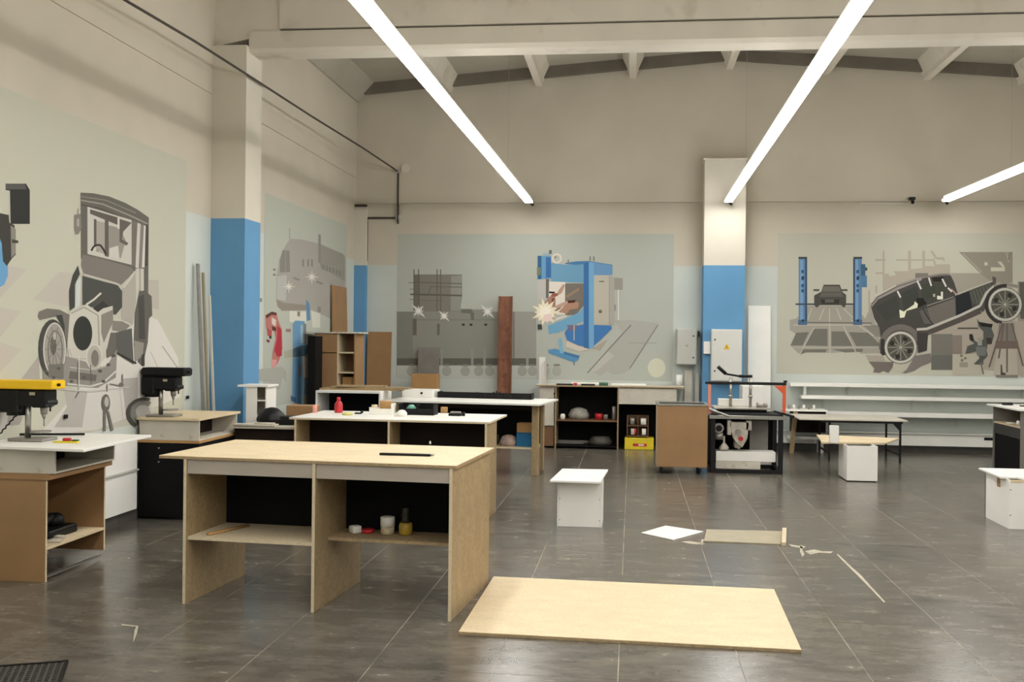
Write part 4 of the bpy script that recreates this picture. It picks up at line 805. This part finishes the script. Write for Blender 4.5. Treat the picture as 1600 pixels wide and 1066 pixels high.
t = thing('tool_shelf_box', 'brown shelf box filled with small tools under the counter, beside the cart', 'box', onc(1.33, .1, .19))
obj('box', [bx(0, .012, 0, .2, 0, .3), bx(.3, .312, 0, .2, 0, .3), bx(.012, .3, .19, .2, 0, .3), bx(.012, .3, 0, .19, 0, .01), bx(.012, .3, 0, .19, .15, .16), bx(.155, .163, 0, .19, .01, .3)], MDFD, t)
for k, (x, z, w_, m_) in enumerate(((.05,.17,.06,GREYM),(.2,.17,.08,PAPER),(.06,.02,.05,WHITED),(.22,.02,.06,PAPER),(.11,.02,.03,RED))):
    item('tool_pack', 'package', ('grey pack, upper left in the brown shelf box', 'white roll, upper right in the brown shelf box', 'off-white pack, lower left in the brown shelf box', 'white pack, lower right in the brown shelf box', 'narrow red pack, lower middle in the brown shelf box')[k], [bx(0, w_, 0, .08, 0, .09)], m_, onc(1.33+x, .12, .19+z+.001*(z < .1)+.001), 0, .004)
t = thing('yellow_crate', 'bright yellow carton with red and white print on the floor under the counter', 'carton', onc(1.30, .06, .002))
obj('carton', bx(0, .42, 0, .3, 0, .17), YELLOWD, t, bevel=.004); obj('print', bx(.12, .32, -.002, -.0005, .05, .09), RED, t); obj('print', bx(.2, .28, -.004, -.0021, .06, .08), PAPER, t)
# things on the counter
t = thing('white_upright', 'white L-shaped board standing at the left end of counter', 'board', onc(.02, .3, .926))
obj('board', bx(0, .09, 0, .018, 0, .40), WHITE, t); obj('board', bx(.091, .109, -.12, .018, 0, .34), WHITED, t)
for k, (x, y, w_, h_, m_, lb, n, cat) in enumerate((
    (.30,.05,.24,.02,BLACKM,'flat dark tool at the left on the counter','hand_tool','tool'), (.55,.08,.05,.035,RED,'small dark red block on the counter','sanding_block','tool'),
    (.66,.05,.20,.022,BLACKM,'flat dark clamp in the middle of the counter','hand_clamp','tool'), (.92,.08,.13,.045,GREEN,'dark green case on the counter','tool_case','case'),
    (1.1,.2,.5,.03,PAPER,'flat white sheets on the right of the counter','paper_sheets','paper'), (.5,.35,.5,.03,PAPER,'white sheets at the back of the counter','paper_sheets','paper'))):
    item(n, cat, lb, [bx(0, w_, -.05, .04, 0, h_)], m_, onc(x, y, .926), 0, .003)
item('trim_strip', 'strip', 'white strip standing on the counter right end against the wall', [bx(0, .09, 0, .02, 0, .16)], WHITE, onc(2.05, .5, .926))

# ------------------------------------------------------------------ cart
t = thing('rolling_cart', 'brown hardboard box cart on black casters beside the machine', 'cart', (.30, 12.74, 0))
w, d = .60, .5
obj('front_panel', bx(.004, w-.004, 0, .016, .085, .815), MDF, t, bevel=.002); obj('side_panel', bx(0, .016, .017, d, .085, .815), EDGEL, t); obj('side_panel', bx(w-.016, w, .017, d, .085, .815), MDF, t); obj('back_panel', bx(.017, w-.017, d-.016, d, .085, .815), MDF, t); obj('bottom', bx(.017, w-.017, .017, d-.017, .085, .1), MDF, t)
obj('rim', [bx(-.006, w+.006, -.006, .03, .816, .84), bx(-.006, w+.006, d-.03, d+.006, .816, .84), bx(-.006, .03, .031, d-.031, .816, .84), bx(w-.03, w+.006, .031, d-.031, .816, .84)], STEEL, t, bevel=.002)
obj('lid', bx(.031, w-.031, .031, d-.031, .816, .826), BLACKB, t)
for X in (.06, w-.09):
    for Yc in (.05, d-.06):
        c_ = obj('caster', [cy((X-.012, Yc, .033), (X+.012, Yc, .033), .032), ], BLACKP, t, smooth=True); obj('fork', [bx(X-.02, X-.014, Yc-.015, Yc+.015, .03, .084), bx(X+.014, X+.02, Yc-.015, Yc+.015, .03, .084), bx(X-.02, X+.02, Yc-.02, Yc+.02, .078, .084)], BLACKM, c_)

# ------------------------------------------------------------------ saw machine
t = thing('table_saw', 'table saw machine in black frame with orange fence brackets', 'machine', (.95, 12.95, 0))
W_, D_ = .86, .62
for X in (0, W_-.055):
    for Yc in (0, D_-.05): obj('leg', bx(X, X+.055, Yc, Yc+.05, .001, .655), BLACKM, t, bevel=.003)
obj('frame', [bx(.056, W_-.056, 0, .04, .001, .045), bx(.056, W_-.056, D_-.04, D_, .001, .045), bx(0, .05, .051, D_-.051, .001, .045), bx(W_-.05, W_, .051, D_-.051, .001, .045)], BLACKM, t)
obj('side_cover', bx(.0, .012, .051, D_-.051, .1, .65), BLACKB, t); obj('rear_cover', bx(.056, W_-.056, D_-.03, D_-.02, .1, .65), BLACKB, t)
obj('table_rail', bx(-.02, W_+.03, -.03, .02, .657, .70), STEEL, t, bevel=.003)
obj('table', bx(.0, W_, .022, D_, .69, .72), BLACKM, t, bevel=.003); obj('table_slot', bx(.12, .7, .06, .5, .7205, .724), BLACKM, t)
obj('worktop', bx(.05, .74, .2, D_-.02, .76, .785), CASTAL, t, bevel=.003); obj('worktop_support', bx(.1, .7, .3, .5, .725, .759), BLACKM, t)
obj('dust_tray', [bx(.07, .78, .05, .3, .14, .26)], WHITE, t, bevel=.004); obj('tray_base', bx(.07, .6, .05, .3, .05, .139), WHITED, t); obj('chute', xz([(.3, .47), (.46, .47), (.36, .28), (.3, .3)], .12, .3), DUST, t)
obj('chute', bx(.5, .72, .31, .4, .22, .62), GREYB, t)
obj('motor_housing', [xz([(.22, .62), (.46, .62), (.44, .42), (.38, .31), (.33, .34), (.27, .42)], .02, .14), bx(.2, .25, .02, .12, .46, .64), bx(.42, .49, .02, .12, .52, .64)], CASTAL, t, bevel=.006)
obj('motor', cy((.33, .0, .5), (.33, .019, .5), .035), GREYM, t); obj('gear', cy((.36, .0, .42), (.36, .019, .42), .028), RED, t)
obj('motor', [cy((.1, .02, .54), (.1, .16, .54), .06), bx(.06, .15, .03, .15, .4, .48)], GREYM, t, smooth=True); obj('belt_guard', cy((.1, .005, .54), (.1, .019, .54), .038), BLACKP, t)
obj('clamp_head', [lathe([(.05, .27), (.06, .3), (.03, .34), (.012, .36), (.012, .44)], .17, .1, 12)], WHITED, t, smooth=True)
obj('handle_bar', cy((-.02, -.03, .775), (.22, -.06, .69), .014), STEEL, t); obj('handle_bar', cy((.74, -.01, .76), (.98, -.05, .7), .014), BLACKM, t)
obj('side_bracket', [bx(-.035, .0, .0, .04, .71, 1.07, ry=.0)], PINK if False else mat('faded_orange', (216,140,116), .5, .1, 8), t, bevel=.003)
obj('side_bracket', [bx(W_-.01, W_+.025, .0, .04, .721, 1.07), xz([(W_-.01, 1.065), (W_-.11, 1.065), (W_-.01, .97)], .0, .03)], ORANGE, t, bevel=.002)
obj('fence_bar', bx(-.03, W_+.03, .0, .045, 1.071, 1.105), BLACKM, t, bevel=.003)
obj('end_knob', bx(-.07, -.03, .01, .035, 1.075, 1.1), BLACKP, t); obj('end_knob', bx(W_+.0, W_+.04, .01, .035, 1.106, 1.13), BLACKP, t)
for X in (.26, .50): obj('guide_post', [cy((X, .3, .786), (X, .3, 1.15), .018), cy((X, .3, .90), (X, .3, .93), .026)], STEEL, t, smooth=True)
obj('blade_guard', [cy((.1, .3, 1.28), (.2, .3, 1.19), .022), cy((.2, .3, 1.19), (.36, .3, 1.165), .012), cy((.36, .3, 1.165), (.52, .3, 1.165), .018)], BLACKP, t, smooth=True)
item('white_block', 'block', 'white block on the saw worktop, left', [bx(-.16, .16, -.05, .05, 0, .09)], WHITE, (1.23, 13.4, .786), 0, .004)
item('metal_fitting', 'fitting', 'small grey metal fittings on the right of the saw worktop', [cy((-.06, 0, .02), (.06, 0, .02), .02), cy((-.05, 0, .0), (-.05, 0, .06), .015), bx(.02, .07, -.02, .02, 0, .05)], GREYM, (1.58, 13.2, .786))
tag(obj('white_box', bx(-.15, .15, -.2, .2, 0, .98), WHITE, loc=(1.66, 15.0, .001), bevel=.003), 'white cabinet standing behind the saw below the leaning white board', 'cabinet')

# ------------------------------------------------------------------ stools and small tables
t = thing('box_stool', 'white box stool with overhanging top in the middle of floor', 'stool', (-.62, 8.99, 0))
obj('front_panel', bx(.012, .362, 0, .016, .001, .392), WHITE, t, bevel=.001); obj('side_panel', bx(.363, .378, 0, .4, .001, .392), WHITE, t); obj('side_panel', bx(-.004, .011, 0, .4, .001, .392), WHITE, t); obj('back_panel', bx(.012, .362, .384, .4, .001, .392), WHITE, t)
obj('top', prism([(-.06, -.12), (.365, -.13), (.41, .72), (-.01, .70)], .393, .409), WHITE, t, bevel=.001)
for X in (.018, .356):
    for z in (.06, .24): obj('screw', cy((X, -.001, z), (X, -.003, z), .005), GREYM, t)
t = thing('pedestal_table', 'low table with cream top on a white box pedestal', 'table', (2.46, 12.46, 0))
obj('pedestal', [bx(0, .34, 0, .016, .012, .41), bx(0, .016, .017, .5, .012, .41), bx(.324, .34, .017, .5, .012, .41), bx(.017, .323, .484, .5, .012, .41)], WHITE, t, bevel=.001); obj('foot', bx(.01, .33, .01, .49, .001, .011), BLACKB, t)
obj('top', prism([(-.25, .17), (.50, .30), (.80, .92), (-.14, 1.20)], .411, .429), CHIP, t)
t = thing('box_stool', 'white box stool with a notched top at the right edge', 'stool', (3.25, 9.55, 0), -.0)
obj('side_panel', bx(-.0, .016, .017, .62, .001, .425), WHITE, t); obj('front_panel', bx(0, .6, 0, .016, .001, .40), WHITE, t); obj('front_rail', bx(0.017, .6, .0, .02, .402, .425), CHIP, t); obj('back_panel', bx(0, .6, .604, .62, .001, .425), WHITE, t); obj('side_panel', bx(.584, .6, .017, .603, .001, .425), WHITE, t)
obj('top', prism([(-.05, .08), (.10, .07), (.12, .03), (.66, .02), (.66, .72), (-.03, .72)], .426, .442), WHITE, t, bevel=.001); obj('notch', bx(-.003, -.0005, .22, .3, .33, .41), MDF, t)
for z in (.12, .34): obj('screw', cy((.012, -.001, z), (.012, -.004, z), .006), GREYM, t)
# metal leg table
t = thing('metal_table', 'low table with pale top and thin black metal legs', 'table', (2.23, 14.45, 0))
obj('top', bx(0, 1.40, 0, .95, .552, .57), WHITED, t, bevel=.001)
for X, Yc in ((.40, .12), (1.30, .03), (.40, .85), (1.31, .85)): obj('leg', bx(X, X+.025, Yc, Yc+.025, .001, .522), BLACKM, t)
obj('frame', [bx(.3, 1.34, .02, .05, .523, .551), bx(.3, 1.34, .85, .88, .523, .551), bx(1.31, 1.335, .051, .849, .523, .551)], BLACKM, t); obj('brace', [xz([(1.299, .521), (1.22, .521), (1.299, .43)], .03, .05)], BLACKM, t); obj('brace', [bx(1.302, 1.322, .056, .849, .1, .12), bx(.402, .422, .146, .849, .1, .12)], BLACKM, t)
t = thing('trestle_cabinet', 'brown cupboard with slanted wooden leg and white top near wall shelves', 'cabinet', (2.15, 15.45, 0))
obj('body', bx(.14, .60, .0, .3, .30, .60), DARKBR, t); obj('top', bx(.0, .62, -.05, .32, .605, .625), WHITE, t); obj('leg', bx(.09, .15, -.04, -.01, .0, .60, ry=.09, piv=(.12, 0, 0)), CHIPD, t); obj('leg', bx(.52, .58, .05, .25, .001, .299), WHITE, t); obj('base', bx(.1, .6, .02, .3, .2, .24), WHITE, t)
for k in range(6): item('small_jar', 'jar', ('leftmost', 'second from left', 'third from left', 'third from right', 'second from right', 'rightmost')[k]+' small jar of the row before the wall shelves', [lathe([(.018, 0), (.02, .05), (.012, .06)])], PAPER if k % 2 else GREYM, (2.26+.07*k, 15.62, .626), group='row of small jars')
item('paper_note', 'box', 'upright white box behind the pedestal table top', [bx(-.05, .05, -.03, .03, 0, .2)], WHITE, onz(1303, 692, .43)+Vector((.0,.0,0)), 0, .002)

# black cabinet at right
t = thing('open_cabinet', 'black open cabinet with white top at the right edge of photo', 'cabinet', (4.56, 13.04, 0))
obj('side_panel', bx(0, .6, 0, .018, .001, .81), GREYB, t); obj('side_panel', bx(0, .6, .95, .968, .001, .81), GREYB, t)
obj('back_board', bx(.40, .41, .019, .949, .001, .81), BLACKB, t); obj('shelf', bx(.005, .399, .019, .949, .60, .618), EDGEL, t)
obj('drawer', bx(.01, .39, .02, .948, .47, .599), mat('charcoal_board', (52,50,48), .6, .15, 6), t, bevel=.002); obj('lower_front', bx(.02, .03, .02, .948, .001, .469), BLACKB, t)
obj('bracket', bx(.3, .399, .03, .1, .619, .80), MDFD, t)
obj('top', bx(-.05, .75, -.06, 1.06, .811, .831), WHITE, t, bevel=.002)
item('phone', 'tool', 'flat black tool on the white top of the right cabinet', [bx(-.06, .06, -.03, .03, 0, .03)], BLACKP, (4.68, 13.85, .832), 0, .004)
item('strap', 'tool', 'thin dark strap on the right cabinet top near the frame edge', [bx(-.1, .1, -.02, .02, 0, .015)], BLACKM, (4.84, 13.6, .832), .1, .003)
item('glass_jar', 'jar', 'small pale jar on the shelf of the right black cabinet', [lathe([(.02, 0), (.022, .04), (.014, .055)])], PAPER, (4.64, 13.35, .619))
item('paper_scraps', 'paper', 'white scraps on the shelf of the right black cabinet', [bx(-.07, .07, -.03, .03, 0, .012)], PAPER, (4.66, 13.6, .619), .1)
